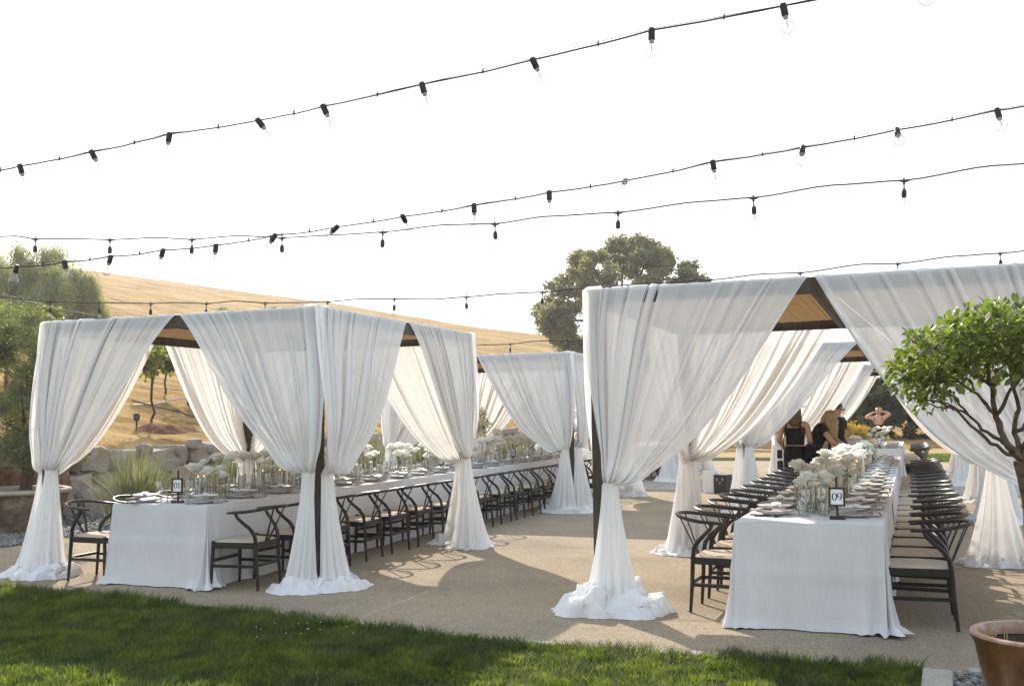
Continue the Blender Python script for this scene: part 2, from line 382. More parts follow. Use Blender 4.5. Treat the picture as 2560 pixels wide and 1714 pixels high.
M["vine"] = leaf_mat("grapevine leaves", [(.08, .10, .035), (.15, .17, .06), (.30, .28, .11)], .38, .5, .3, 2, (1.0, 1.05, .4))
M["citrus"] = leaf_mat("glossy rose leaves", [(.042, .058, .022), (.092, .108, .038), (.20, .195, .075)], .48, .42, .35, 4)
M["newleaf"] = leaf_mat("red new growth", [(.22, .12, .045), (.30, .18, .06)], .4, .4, .4, 4, (1.1, .6, .3))
M["broom"] = leaf_mat("yellow flower spikes", [(.13, .14, .03), (.42, .27, .03), (.55, .36, .04)], .35, .6, .2, 3, (1, .9, .3))
M["bark"] = mat("rough bark", (.10, .075, .055), .9, .1, build=speckle([(.045, .034, .025), (.10, .078, .058), (.17, .14, .11)], 22, 6, .8, .02))
M["vinebark"] = mat("shaggy vine bark", (.09, .06, .045), .9, .1, build=speckle([(.05, .03, .022), (.12, .08, .058)], 30, 5, .8, .015))
M["redsoil"] = mat("red brown soil", (.14, .06, .035), .95, .05, build=speckle([(.09, .035, .02), (.17, .075, .045), (.24, .12, .07)], 8, 7, .7, .05))
def stone(n, b):
    x = noise(n, 26, 8, .75); y = noise(n, 1.7, 4); r = ramp(n, x.outputs[0], [(.3, (.16, .14, .125)), (.5, (.37, .335, .30)), (.7, (.56, .52, .48))])
    r2 = ramp(n, y.outputs[0], [(.42, (1, 1, 1)), (.62, (.95, .76, .56)), (.75, (.6, .45, .34))])
    mx = N(n, "ShaderNodeMix", data_type='RGBA', blend_type='MULTIPLY'); mx.inputs[0].default_value = 1
    n.links.new(r.outputs[0], mx.inputs[6]); n.links.new(r2.outputs[0], mx.inputs[7]); n.links.new(mx.outputs[2], b.inputs["Base Color"]); bump(n, b, x.outputs[0], .7, .03)
M["stone"] = mat("granite boulder", (.3, .28, .25), .9, .15, build=stone)
M["redstone"] = mat("rusty boulder", (.2, .11, .07), .9, .1, build=speckle([(.09, .045, .03), (.22, .12, .075), (.34, .22, .15)], 7, 7, .8, .05))
M["concrete"] = mat("pale concrete", (.42, .39, .35), .9, .15, build=speckle([(.29, .265, .235), (.36, .335, .30), (.42, .395, .36)], 40, 6, .3, .004, (2, (.9, .9, .9), (1.05, 1.04, 1.0))))
M["slate"] = mat("grey slate chips", (.2, .22, .22), .7, .3, build=speckle([(.11, .115, .115), (.215, .22, .215), (.37, .375, .365)], 12, 3, .3, .004))
def terrac(n, b):
    x = noise(n, 9, 6, .7); y = noise(n, 1, 5, .6, src=scaled(n, (14, 14, 2.0))); sp = noise(n, 34, 2)
    r = ramp(n, x.outputs[0], [(.3, (.06, .027, .012)), (.55, (.118, .054, .021)), (.75, (.19, .095, .04))])
    r2 = ramp(n, y.outputs[0], [(.45, (0, 0, 0)), (.75, (1, 1, 1))]); sx = N(n, "ShaderNodeSeparateXYZ"); tc = N(n, "ShaderNodeTexCoord"); n.links.new(tc.outputs["Object"], sx.inputs[0])
    mr = N(n, "ShaderNodeMapRange"); mr.inputs["From Min"].default_value = .42; mr.inputs["From Max"].default_value = .1; n.links.new(sx.outputs[2], mr.inputs[0])
    ml = N(n, "ShaderNodeMath", operation='MULTIPLY'); n.links.new(mr.outputs[0], ml.inputs[0]); n.links.new(r2.outputs[0], ml.inputs[1])
    mx = N(n, "ShaderNodeMix", data_type='RGBA'); n.links.new(ml.outputs[0], mx.inputs[0]); n.links.new(r.outputs[0], mx.inputs[6]); mx.inputs[7].default_value = (.26, .24, .13, 1)
    r3 = ramp(n, sp.outputs[0], [(.70, (0, 0, 0)), (.74, (1, 1, 1))]); m2 = N(n, "ShaderNodeMix", data_type='RGBA'); n.links.new(r3.outputs[0], m2.inputs[0]); n.links.new(mx.outputs[2], m2.inputs[6]); m2.inputs[7].default_value = (.5, .42, .34, 1)
    n.links.new(m2.outputs[2], b.inputs["Base Color"]); bump(n, b, x.outputs[0], .12, .004)
M["terracotta"] = mat("glazed terracotta", (.25, .11, .04), .33, .5, build=terrac)
M["oldpot"] = mat("weathered grey brown pot", (.16, .12, .09), .85, .1, build=speckle([(.06, .042, .03), (.17, .125, .09), (.34, .28, .22)], 6, 8, .5, .02))
M["potrim"] = mat("chalky pot rim", (.45, .39, .33), .85, .1, build=speckle([(.34, .28, .23), (.5, .44, .38)], 14, 5, .3, .01))
M["skin"] = mat("tanned skin", (.50, .29, .19), .5, .3)
M["dress"] = mat("black fabric", (.010, .009, .009), .8, .2)
M["blonde"] = mat("blonde hair", (.38, .25, .11), .45, .4, build=wood([(.18, .11, .05), (.52, .37, .18)], (60, 60, 3)))
M["brownhair"] = mat("brown hair", (.11, .06, .03), .5, .4, build=wood([(.05, .028, .015), (.17, .10, .05)], (50, 50, 4)))
M["darkhair"] = mat("dark hair", (.02, .015, .012), .45, .4)
M["strap"] = mat("brown leather strap", (.07, .03, .015), .5, .3)
M["hat"] = mat("cream straw hat", (.6, .52, .4), .8, .2)
M["boxcase"] = mat("grey black case", (.045, .043, .042), .6, .3)
M["metal"] = mat("galvanised wire", (.4, .4, .4), .4, .5, .8)
M["tube"] = mat("black irrigation tube", (.02, .02, .02), .4, .4)
M["rust"] = mat("rusty steel", (.13, .06, .035), .8, .2)
# ------------------------------------------------------------------ the ground
def sheet(name, poly, z, m, parent=None):
    me = bpy.data.meshes.new(name); me.from_pydata([(x, y, z) for x, y in poly], [], [tuple(range(len(poly)))]); me.update(); me.materials.append(m)
    return struct(name, me, parent)
# lawn edge: a gentle curve in front of the gravel
EDGE = [(-16, 7.6), (-12, 7.35), (-9.5, 7.16), (-8.0, 7.03), (-6.45, 6.90), (-5.1, 6.77), (-3.9, 6.60), (-2.8, 6.42), (-1.98, 6.44), (-.71, 6.54), (0.0, 6.60)]
def edge_y(x):
    xs = [p[0] for p in EDGE]; ys = [p[1] for p in EDGE]; return np.interp(x, xs, ys)
sheet("ground", [(-700, -300), (700, -300), (700, 900), (-700, 900)], -.016, M["dry"])
sheet("gravel_court", [(-13.6, 5), (12, 5), (12, 34), (-9, 34), (-12.9, 42), (-13.6, 30)], -.004, M["gravel"])
sheet("lawn", [(-16, -4), (0.0, -4)]+[(x, y) for x, y in reversed(EDGE)], .004, M["turf"])
sheet("lawn", [(-2.2, 34.2), (12, 34.2), (12, 40), (-1.0, 40)], .004, M["turf"])
sheet("lawn", [(-9.5, 33.5), (-3.0, 34.2), (-3.5, 36.5), (-9.5, 36)], .004, M["turf"])
# stone edging along the lawn, one block after another
kerb = thing("lawn_edging", "pale concrete edging blocks between the lawn and the gravel", "edging")
xs = np.arange(-10.6, -.05, .62)
for k in range(len(xs)):
    x0, x1 = xs[k], min(xs[k]+.612, .0); y0, y1 = edge_y(x0), edge_y(x1)
    a = math.atan2(y1-y0, x1-x0); L = math.hypot(x1-x0, y1-y0)
    obj("block", MB().box((0, 0, 0), (L, .12, .09)).mesh("block", M["concrete"], bevel=.008), kerb, ((x0+x1)/2, (y0+y1)/2+.07, -.032), a)
for k in range(5):
    obj("block", MB().box((0, 0, 0), (.165, .44, .11)).mesh("block", M["concrete"], bevel=.022), kerb, (.075, 6.24-.452*k, .0), -.03)
for k in range(4):
    obj("block", MB().box((0, 0, 0), (.61, .12, .09)).mesh("block", M["concrete"], bevel=.008), kerb, (.56+.62*k, 6.67, -.032), 0)
# concrete cross path behind the second pair of pergolas
path = struct("cross_path", MB().box((0, 0, 0), (16, 2.9, .02)).mesh("cross_path", M["concrete"]))
path.location = (-4.5, 21.85, -.008)
sm = MB().box((0, 0, 0), (1.17, 1.42, .03)).mesh("slab", M["concrete"], bevel=.01)
for i in range(13):
    for j in range(2): obj("slab", sm, path, (-7.3+1.2*i, -.72+1.44*j, .006), random.uniform(-.004, .004))

# ------------------------------------------------------------------ hill behind the wall (terrain out to the skyline)
WX = -13.0
SKY = np.array([(-85, 7.5), (-65, 8.25), (-49, 8.12), (-44.6, 7.93), (-37.1, 7.15), (-30.5, 6.38), (-23.6, 5.22), (-17.6, 4.34), (-12, 2.9), (-8, 1.6), (-3.6, .95), (0, .75), (10, .7), (40, .7)])
def wall_dist(th):
    s = np.sin(np.radians(-np.minimum(th, -14.0))); return np.clip(13.0/np.maximum(s, .15), 0, 47)
def terrain_z(x, y):
    x = np.asarray(x, float); y = np.asarray(y, float)
    th = np.degrees(np.arctan2(x, y)); d = np.hypot(x, y); dw = wall_dist(th)+.25
    hw = np.interp(th, [-18, -13], [.98, .0]); D = 125.0
    zs = EYE+D*np.tan(np.radians(np.interp(th, SKY[:, 0], SKY[:, 1])))
    t = np.clip((d-dw)/(D-dw), 0, None)
    z = hw+(zs-hw)*np.where(t < 1, .86*t**1.02+.14*np.sin(np.clip(t, 0, 1)*pi/2)**2, 1-.9*(np.clip(t, 1, 3)-1)**2)
    z = np.where(d < dw, -.05, z)
    p = np.stack([x, y], -1).reshape(-1, 2)
    n = .10*fbm(p*.28, 3, 3)+.45*fbm(p*.045, 5, 2)*np.clip((d.ravel()-dw.ravel())/30, 0, 1)
    return z+n.reshape(z.shape)*np.clip((d-dw)/.6, 0, 1)
th = np.radians(np.linspace(-84, 34, 240)); tt = np.linspace(0, 1, 110)**1.9
T, R = np.meshgrid(th, tt)
dw = wall_dist(np.degrees(T))+.27; Rr = dw+R*(205-dw)
X = np.sin(T)*Rr; Y = np.cos(T)*Rr; Z = terrain_z(X, Y)
hill = struct("hill", mesh_np("hill", np.stack([X, Y, Z], -1).reshape(-1, 3), grid_faces(240, 110), M["hill"], True))
def on_hill(px, py):
    """where the sight line through a pixel meets the terrain"""
    d = ray(px, py); t = 14.0
    for _ in range(4000):
        q = EYEV+d*t
        if q.z < float(terrain_z(q.x, q.y)) and math.hypot(q.x, q.y) > float(wall_dist(math.degrees(math.atan2(q.x, q.y))))+.3: return q
        t += .05
    return EYEV+d*30

# ------------------------------------------------------------------ grass as real blades
def blades(n, px, py, pz, h, w, lean, segs=3, rng=RNG, bend=.6, coh=None):
    """n curved tapered blades; px.. arrays"""
    a = rng.uniform(0, 2*pi, n)
    if coh is not None: a = np.where(rng.uniform(0, 1, n) < coh[1], 5.5*fbm(coh[0], 77, 2)+rng.normal(0, .5, n), a)
    L = h*rng.uniform(.55, 1.15, n); le = lean*rng.uniform(.2, 1.3, n)
    dx = np.cos(a); dy = np.sin(a); V = np.zeros((n, (segs)*2+1, 3)); ww = w*rng.uniform(.7, 1.3, n)
    fa = a+pi/2+rng.normal(0, .5, n)
    for k in range(segs+1):
        t = k/segs; r = le*L*t**1.8; z = L*t*(1-bend*.25*le*t)
        cxp = px+dx*r; cyp = py+dy*r; czp = pz+z
        wk = ww*(1-t**1.6)*.5
        if k < segs:
            V[:, 2*k] = np.stack([cxp-np.cos(fa)*wk, cyp-np.sin(fa)*wk, czp], 1); V[:, 2*k+1] = np.stack([cxp+np.cos(fa)*wk, cyp+np.sin(fa)*wk, czp], 1)
        else: V[:, 2*k] = np.stack([cxp, cyp, czp], 1)
    nv = segs*2+1; base = (np.arange(n)*nv)[:, None]; tri = []
    for k in range(segs-1): tri += [(2*k, 2*k+1, 2*k+3), (2*k, 2*k+3, 2*k+2)]
    tri.append((2*segs-2, 2*segs-1, 2*segs))
    Fs = (base[:, :, None]+np.array(tri)[None]).reshape(-1, 3)
    return V.reshape(-1, 3), Fs
n = 210000
gx = RNG.uniform(-10.5, .0, n); dd = RNG.uniform(0, 1, n)**.75
gy = 4.05+(edge_y(gx)-.0-4.05)*dd
keep = (np.abs(RNG.normal(0, 1, n)) < 3)
pt = np.stack([gx, gy], 1); cl = fbm(pt*2.2, 21, 3); h = .060+.040*cl+.022*fbm(pt*9, 4, 2)
ye = edge_y(gx)-gy; h = h+np.where(ye < .16, .022, 0)
gy = gy+np.where(ye < .06, RNG.uniform(-.02, .04, n), 0)
V, Fs = blades(n, gx, gy, np.full(n, .003), np.clip(h, .025, .14), .0056, .95, coh=(pt*4.5, .75))
obj("grass", mesh_np("grass", V, Fs, M["grass"]), kind="stuff")
n = 7000
gx = RNG.uniform(-10.5, .0, n); gy = 4.1+(edge_y(gx)-4.1)*RNG.uniform(0, 1, n)
k = fbm(np.stack([gx, gy], 1)*1.1, 33, 2) > .08; gx = gx[k]; gy = gy[k]; n = len(gx)
V, Fs = blades(n, gx, gy, np.full(n, .003), np.full(n, .062), .004, 1.3)
obj("dead_grass", mesh_np("dead_grass", V, Fs, M["straw"]), kind="stuff")
n = 16000
gx = RNG.uniform(-2.5, 9, n); gy = RNG.uniform(34.3, 40, n)
V, Fs = blades(n, gx, gy, np.full(n, .003), np.full(n, .07), .02, .8)
obj("grass", mesh_np("grass", V, Fs, M["grass"]), kind="stuff")
# clover heads in the grass
m = MB()
for cxp, cyp, k in ((-3.98, 6.02, 5), (-4.35, 5.9, 3), (-4.2, 6.3, 4), (-3.6, 6.2, 2)):
    for _ in range(k):
        x = cxp+random.gauss(0, .10); y = cyp+random.gauss(0, .08); m.sphere((x, y, .062+random.uniform(0, .02)), .0048, 6, 4, (1, 1, .75))
obj("clover_flowers", m.mesh("clover_flowers", mat("clover white", (.7, .7, .6), .8)), kind="stuff")
# dry grass on the bank
n = 150000
t = RNG.uniform(0, 1, n)**1.7; thd = RNG.uniform(-62, -16, n); dwl = wall_dist(thd)+.35
r = dwl+t*(46-dwl*.6); gx = np.sin(np.radians(thd))*r; gy = np.cos(np.radians(thd))*r
gz = terrain_z(gx, gy)
k = fbm(np.stack([gx, gy], 1)*.5, 8, 3) > -.28; gx, gy, gz = gx[k], gy[k], gz[k]; n = len(gx)
V, Fs = blades(n, gx, gy, gz-.01, .06+.09*RNG.uniform(0, 1, n)**2, .008, 1.3, 2)
obj("dry_grass", mesh_np("dry_grass", V, Fs, M["drystraw"]), kind="stuff")
# pebbles in the gravel and slate chips at the planting beds
def chips(name, n, poly, s0, s1, m, z=0.0, flat=.6, pile=.0):
    P = []; x0, x1, y0, y1 = poly
    x = RNG.uniform(x0, x1, n); y = RNG.uniform(y0, y1, n); s = RNG.uniform(s0, s1, n)
    oc = np.array([(1, 0, 0), (0, 1, 0), (-1, 0, 0), (0, -1, 0), (0, 0, 1), (0, 0, -1)], float)
    fc = np.array([(0, 1, 4), (1, 2, 4), (2, 3, 4), (3, 0, 4), (1, 0, 5), (2, 1, 5), (3, 2, 5), (0, 3, 5)])
    a = RNG.uniform(0, 2*pi, n); V = np.zeros((n, 6, 3))
    jit = RNG.uniform(.5, 1.3, (n, 6, 1)); L = oc[None]*jit
    V[:, :, 0] = (L[:, :, 0]*np.cos(a)[:, None]-L[:, :, 1]*np.sin(a)[:, None])*s[:, None]
    V[:, :, 1] = (L[:, :, 0]*np.sin(a)[:, None]+L[:, :, 1]*np.cos(a)[:, None])*s[:, None]*.75
    V[:, :, 2] = L[:, :, 2]*s[:, None]*flat+RNG.normal(0, .3, (n, 6))*s[:, None]*.4
    V += np.stack([x, y, z+s*flat*.3+RNG.uniform(0, 1, n)*pile], 1)[:, None]
    return obj(name, mesh_np(name, V.reshape(-1, 3), (np.arange(n)[:, None, None]*6+fc[None]).reshape(-1, 3), m), kind="stuff")
chips("pebbles", 9000, (-10, 2.5, 6.6, 13), .0018, .0052, M["gravel"], 0)
chips("pebbles", 90, (-9, 2, 6.7, 12), .004, .008, M["slate"], 0)
chips("slate_chips", 2600, (.17, 2.2, 5.3, 6.58), .014, .034, M["slate"], .0, .5, .02)
chips("slate_chips", 9000, (-13.0, -10.55, 9.2, 17), .02, .045, M["slate"], .0, .5, .02)
chips("slate_chips", 5000, (-12.9, -10.3, 17, 30), .03, .06, M["slate"], .0, .5, .02)

# ------------------------------------------------------------------ dry stone wall, every boulder a part
def boulder(name, sx, sy, sz, seed, m, flat=.55):
    """rough block: a cube rounded off and knocked about"""
    bm = bmesh.new(); bmesh.ops.create_cube(bm, size=2); bmesh.ops.subdivide_edges(bm, edges=bm.edges[:], cuts=5, use_grid_fill=True)
    V = np.array([v.co for v in bm.verts]); r = np.linalg.norm(V, axis=1, keepdims=True)
    cu = V/np.max(np.abs(V), axis=1, keepdims=True); sp = V/r; P = cu*(1-flat)+sp*flat
    n1 = np.stack([fbm(P*1.1+seed*7.3, seed+k, 3) for k in range(3)], 1); n2 = np.stack([fbm(P*3.2+seed*3.1, seed+9+k, 2) for k in range(3)], 1)
    P = P+n1*.30+n2*.07
    # chisel: flatten along a few random planes
    rg = np.random.default_rng(seed)
    for _ in range(5):
        d = rg.normal(0, 1, 3); d /= np.linalg.norm(d); h = P@d; c = np.max(h)*rg.uniform(.72, .9); P = P-np.where(h > c, (h-c)*.85, 0)[:, None]*d
    P = P/np.max(np.abs(P), axis=0)*np.array([sx, sy, sz])/2
    for v, p in zip(bm.verts, P): v.co = p
    me = bpy.data.meshes.new(name); bm.to_mesh(me); bm.free(); me.polygons.foreach_set("use_smooth", [True]*len(me.polygons))
    try: me.set_sharp_from_angle(angle=radians(32))
    except Exception: pass
    me.materials.append(m); return me
wall = thing("stone_wall", "dry stone wall of big grey granite boulders holding back the dry slope", "stone wall")
rg = np.random.default_rng(5); cnt = 0
protos = [boulder("stone", 1, 1, 1, 40+k, M["stone"], .30+.05*(k % 3)) for k in range(16)]
for course, (z0, hh) in enumerate(((0.0, .40), (.38, .37), (.73, .36))):
    y = 9.0+.3*course
    while y < 47:
        L = rg.uniform(.42, .95); h2 = hh*rg.uniform(.86, 1.2)
        o = obj("stone", protos[rg.integers(16)], wall, (WX-.02-.07*course+rg.uniform(-.07, .07), y+L/2, z0+h2/2-.03), pi/2+rg.uniform(-.12, .12))
        o.scale = (L*1.06, rg.uniform(.5, .7), h2*1.12); o.rotation_euler[1] = rg.uniform(-.07, .07); y += L; cnt += 1
        if rg.random() < .5:
            s = rg.uniform(.16, .30); q = obj("stone", protos[rg.integers(16)], wall, (WX+.12, y, z0+hh*.9+rg.uniform(-.05, .05)), rg.uniform(0, 3)); q.scale = (s*1.4, s, s)
# soil fill behind the joints
obj("backfill", MB().box((WX-.42, 28, .45), (.6, 40, .92)).mesh("backfill", M["redsoil"]), wall)
big = [(16.0, 1.0), ]
b0 = tag(obj("boulder", boulder("boulder", 1.9, 1.1, 1.15, 77, M["redstone"]), None, (-13.0, 11.6, .40), .9), "big rusty brown boulder behind the weathered olive pot", "boulder")
# turned red earth at the top of the wall
def mound(px, py, sx, sy, h, label):
    p = on_hill(px, py); G = 22; xx, yy = np.meshgrid(np.linspace(-1, 1, G), np.linspace(-1, 1, G))
    r2 = xx**2+yy**2; q = np.stack([xx.ravel()*3+px, yy.ravel()*3], 1)
    wx = p.x+xx*sx; wy = p.y+yy*sy
    z = terrain_z(wx, wy)-.04+h*np.clip(1-r2, -0.4, 1)*(1+.45*fbm(q, 3, 3).reshape(G, G))
    tag(obj("soil_mound", mesh_np("soil_mound", np.stack([wx, wy, z], -1).reshape(-1, 3), grid_faces(G, G), M["redsoil"], True)), label, "soil mound")
mound(405, 1078, .42, .85, .20, "largest mound of red brown earth on top of the stone wall")
mound(470, 1076, .3, .4, .10, "small red brown earth heap at the foot of the vine trunk")
mound(575, 1094, .3, .5, .10, "low red brown earth patch beside the curtain edge above the wall")

# ------------------------------------------------------------------ strap grass clumps along the wall
def strap_grass(loc, n, h, spread, label, seed):
    rg = np.random.default_rng(seed); a = rg.uniform(0, 2*pi, n); rr = np.abs(rg.normal(0, .10, n))*spread
    bx = np.cos(a)*rr; by = np.sin(a)*rr
    segs = 5; L = h*rg.uniform(.7, 1.25, n); le = rg.uniform(.10, 1.0, n)**1.1
    a2 = a+rg.normal(0, .5, n); V = np.zeros((n, segs*2+1, 3)); ww = .0125*rg.uniform(.6, 1.4, n)
    for k in range(segs+1):
        t = k/segs; r = le*L*.78*t**1.35; z = L*np.sqrt(np.clip(1-(le*.62)**2, .1, 1))*(t-.20*le*t**3)
        c = np.stack([bx+np.cos(a2)*r, by+np.sin(a2)*r, z], 1); w = (ww*(1-t**2.2)*.5)[:, None]; s = np.stack([-np.sin(a2), np.cos(a2), 0*a2], 1)
        if k < segs: V[:, 2*k] = c-s*w; V[:, 2*k+1] = c+s*w
        else: V[:, 2*k] = c
    tri = []
    for k in range(segs-1): tri += [(2*k, 2*k+1, 2*k+3), (2*k, 2*k+3, 2*k+2)]
    tri.append((2*segs-2, 2*segs-1, 2*segs))
    Fs = ((np.arange(n)*(segs*2+1))[:, None, None]+np.array(tri)[None]).reshape(-1, 3)
    tag(obj("ornamental_grass", mesh_np("ornamental_grass", V.reshape(-1, 3), Fs, M["lomandra"]), None, loc), label, "ornamental grass", "strap grass clumps along the wall")
strap_grass((-10.95, 12.0, 0), 1250, 1.05, 1.7, "biggest pale strap grass clump beside the weathered olive pot", 1)
strap_grass((-11.4, 14.9, 0), 900, .95, 1.3, "strap grass clump behind the near end of table one, second from the olive pot", 2)
for k, yy in enumerate((16.6, 18.4, 20.4, 22.5, 24.6, 27.0, 29.5, 32.5)):
    strap_grass((-11.7+random.uniform(-.3, .3), yy, 0), 650, random.uniform(.85, 1.1), 1.2, f"strap grass clump at the foot of the stone wall, {ordn(k+2)} from the olive pot", 10+k)

# ------------------------------------------------------------------ leaves and trees
def leaf_cloud(C, R, n, size, seed, shell=.55, asp=.5, hang=0.0, fold=.25, tris=2):
    """leaf-sized faces spread through ellipsoid clumps; C (k,3) centres, R (k,3) radii"""
    rg = np.random.default_rng(seed); C = np.asarray(C, float); R = np.asarray(R, float)
    w = np.prod(R, 1)**(2/3); k = rg.choice(len(C), n, p=w/w.sum())
    d = rg.normal(0, 1, (n, 3)); d /= np.linalg.norm(d, axis=1, keepdims=True)
    rr = (shell+(1-shell)*rg.uniform(0, 1, n))*(1+.10*rg.normal(0, 1, n))
    rr = np.where(rg.uniform(0, 1, n) < .2, rg.uniform(.1, 1, n), rr)
    P = C[k]+d*R[k]*rr[:, None]
    return leaves_at(P, d, size, rg, asp, hang, fold)
def leaves_at(P, d, size, rg, asp=.5, hang=0.0, fold=.25):
    n = len(P); s = size*rg.uniform(.6, 1.35, n)
    ax = rg.normal(0, 1, (n, 3))+d*.8; ax[:, 2] -= hang*2.5; ax /= np.linalg.norm(ax, axis=1, keepdims=True)
    up = rg.normal(0, 1, (n, 3))*.8+np.array([0, 0, 1.0]); sd = np.cross(ax, up); sd /= np.linalg.norm(sd, axis=1, keepdims=True)+1e-9
    nr = np.cross(sd, ax)
    V = np.zeros((n, 4, 3)); S = s[:, None]
    V[:, 0] = P; V[:, 1] = P+ax*S*.45+sd*S*asp*.5+nr*S*fold*asp; V[:, 2] = P+ax*S; V[:, 3] = P+ax*S*.45-sd*S*asp*.5+nr*S*fold*asp
    Fs = ((np.arange(n)*4)[:, None, None]+np.array([(0, 1, 2), (0, 2, 3)])[None]).reshape(-1, 3)
    return V.reshape(-1, 3), Fs
def limb_pts(a, b, n=6, wob=.1, rg=random, sag=0):
    a = Vector(a); b = Vector(b); L = (b-a).length
    return [a.lerp(b, i/n)+Vector((rg.uniform(-1, 1), rg.uniform(-1, 1), rg.uniform(-1, 1)))*(wob*L*.2*sin(pi*i/n))+Vector((0, 0, sag*L*sin(pi*i/n))) for i in range(n+1)]
def tree(name, loc, clumps, n, size, m, bark, trunk, limbs, label, cat="tree", seed=1, group=None, **kw):
    """clumps: (x,y,z,rx,ry,rz) relative to the base; trunk: list of (x,y,z,r); limbs start at the trunk top"""
    t = thing(name, label, cat, loc, 0, group)
    tb = MB().tube([p[:3] for p in trunk], [p[3] for p in trunk], 8)
    obj("trunk", tb.mesh("trunk", bark, True), t)
    top = trunk[-1]
    for q in limbs:
        r0 = q[3] if len(q) > 3 else top[3]*.6
        pts = limb_pts(trunk[max(0, len(trunk)-1-(q[4] if len(q) > 4 else 0))][:3], q[:3], 6, .9, random, .05)
        obj("limb", MB().tube(pts, [r0*(1-.12*i) for i in range(7)], 6).mesh("limb", bark, True), t)
    C = np.array([c[:3] for c in clumps]); R = np.array([c[3:6] for c in clumps])
    V, Fs = leaf_cloud(C, R, n, size, seed, **kw)
    obj("crown", mesh_np("crown", V, Fs, m), t); return t
def subclumps(big, k, s, seed, flat=.8):
    """break large lobes into many small overlapping tufts on their surface"""
    rg = np.random.default_rng(seed); out = []
    for (x, y, z, rx, ry, rz) in big:
        for _ in range(k):
            d = rg.normal(0, 1, 3); d /= np.linalg.norm(d); q = rg.uniform(.55, 1.0); r = s*rg.uniform(.6, 1.3)
            out.append((x+d[0]*rx*q, y+d[1]*ry*q, z+d[2]*rz*q, r, r, r*flat))
    return out
def rel(base, px, py, d, r, asp=(1, 1, 1)):
    p = at(px, py, d)-Vector(base); return (p.x, p.y, p.z, r*asp[0], r*asp[1], r*asp[2])
# live oak beyond the gravel, above the right hand pergola
D = 60.0; ob = at(1560, 1035, D); ob.z = 0.2; k = D/F
oakl = [rel(ob, x, y+8, D+dz, r*k*.92) for x, y, r, dz in ((1615, 650, 58, 0), (1560, 640, 55, 2), (1480, 680, 60, -2), (1420, 740, 62, 0), (1520, 740, 75, 1), (1620, 730, 70, -1), (1710, 690, 52, 1), (1735, 720, 42, 0), (1400, 800, 45, -1), (1385, 815, 30, 0), (1450, 840, 70, 1), (1560, 850, 90, 0), (1680, 820, 80, 0), (1640, 600+40, 45, 1), (1600, 615, 34, 1), (1370, 780, 28, 1), (1760, 735, 22, 0), (1452, 655, 30, 0), (1540, 900, 90, 0), (1650, 900, 80, 0))]
tree("oak_tree", ob, subclumps(oakl, 16, 23*k, 4), 95000, .20, M["oak"], M["bark"],
     [(0, 0, -.3, .55), (.1, 0, 1.2, .45), (.3, .1, 2.2, .42)], [(l[0], l[1], l[2], .22) for l in oakl[:13]], "live oak with a lumpy dark crown rising behind the near right pergola roof", seed=3, shell=.0, asp=.62)
# weeping pepper tree on the slope at the far left
D = 42.0; q = at(150, 860, D); pb = Vector((q.x, q.y, float(terrain_z(q.x, q.y)))); k = D/F
pl = [rel(pb, x, y, D+dz, r*k, (1, 1, 1.15)) for x, y, r, dz in ((60, 680, 52, 0), (120, 665, 45, 1), (20, 720, 60, 0), (-40, 700, 60, 1), (100, 740, 70, 0), (170, 730, 52, -1), (200, 770, 45, 0), (60, 790, 75, 1), (150, 800, 60, 0), (-60, 780, 80, 0), (215, 720, 24, 0), (235, 800, 30, 1))]
t = tree("pepper_tree", pb, subclumps(pl, 12, 27*k, 9, 1.5), 90000, .15, M["pepper"], M["bark"], [(0, 0, -.4, .35), (.1, 0, .9, .28), (.2, .1, 1.8, .24)], [(l[0], l[1], l[2]-.2, .12) for l in pl[:9]],
         "weeping pale green pepper tree on the slope behind the string lights", seed=6, shell=.0, asp=.2, hang=1.2)
for j, (px, py, r) in enumerate(((545, 790, 34), (690, 780, 22))):
    D = 46.0; q = at(px, py+70, D); b = Vector((q.x, q.y, float(terrain_z(q.x, q.y)))); k = D/F
    l = [rel(b, px, py, D, r*k, (1, 1, .9)), rel(b, px-25, py+25, D, r*.8*k), rel(b, px+25, py+20, D, r*.8*k), rel(b, px, py+50, D, r*1.2*k)]
    tree("young_pepper_tree", b, subclumps(l, 7, 9*k, 30+j), 2600, .24, M["pepper"], M["bark"], [(0, 0, -.3, .12), (0, 0, l[0][2]*.6, .07)], [(c[0], c[1], c[2], .04) for c in l],
         ("thin young pepper tree showing above the left part of the draped pergola roof" if j == 0 else "wispy treetop just above the left pergola near its front corner"), seed=12+j, shell=.1, asp=.2, hang=.9)
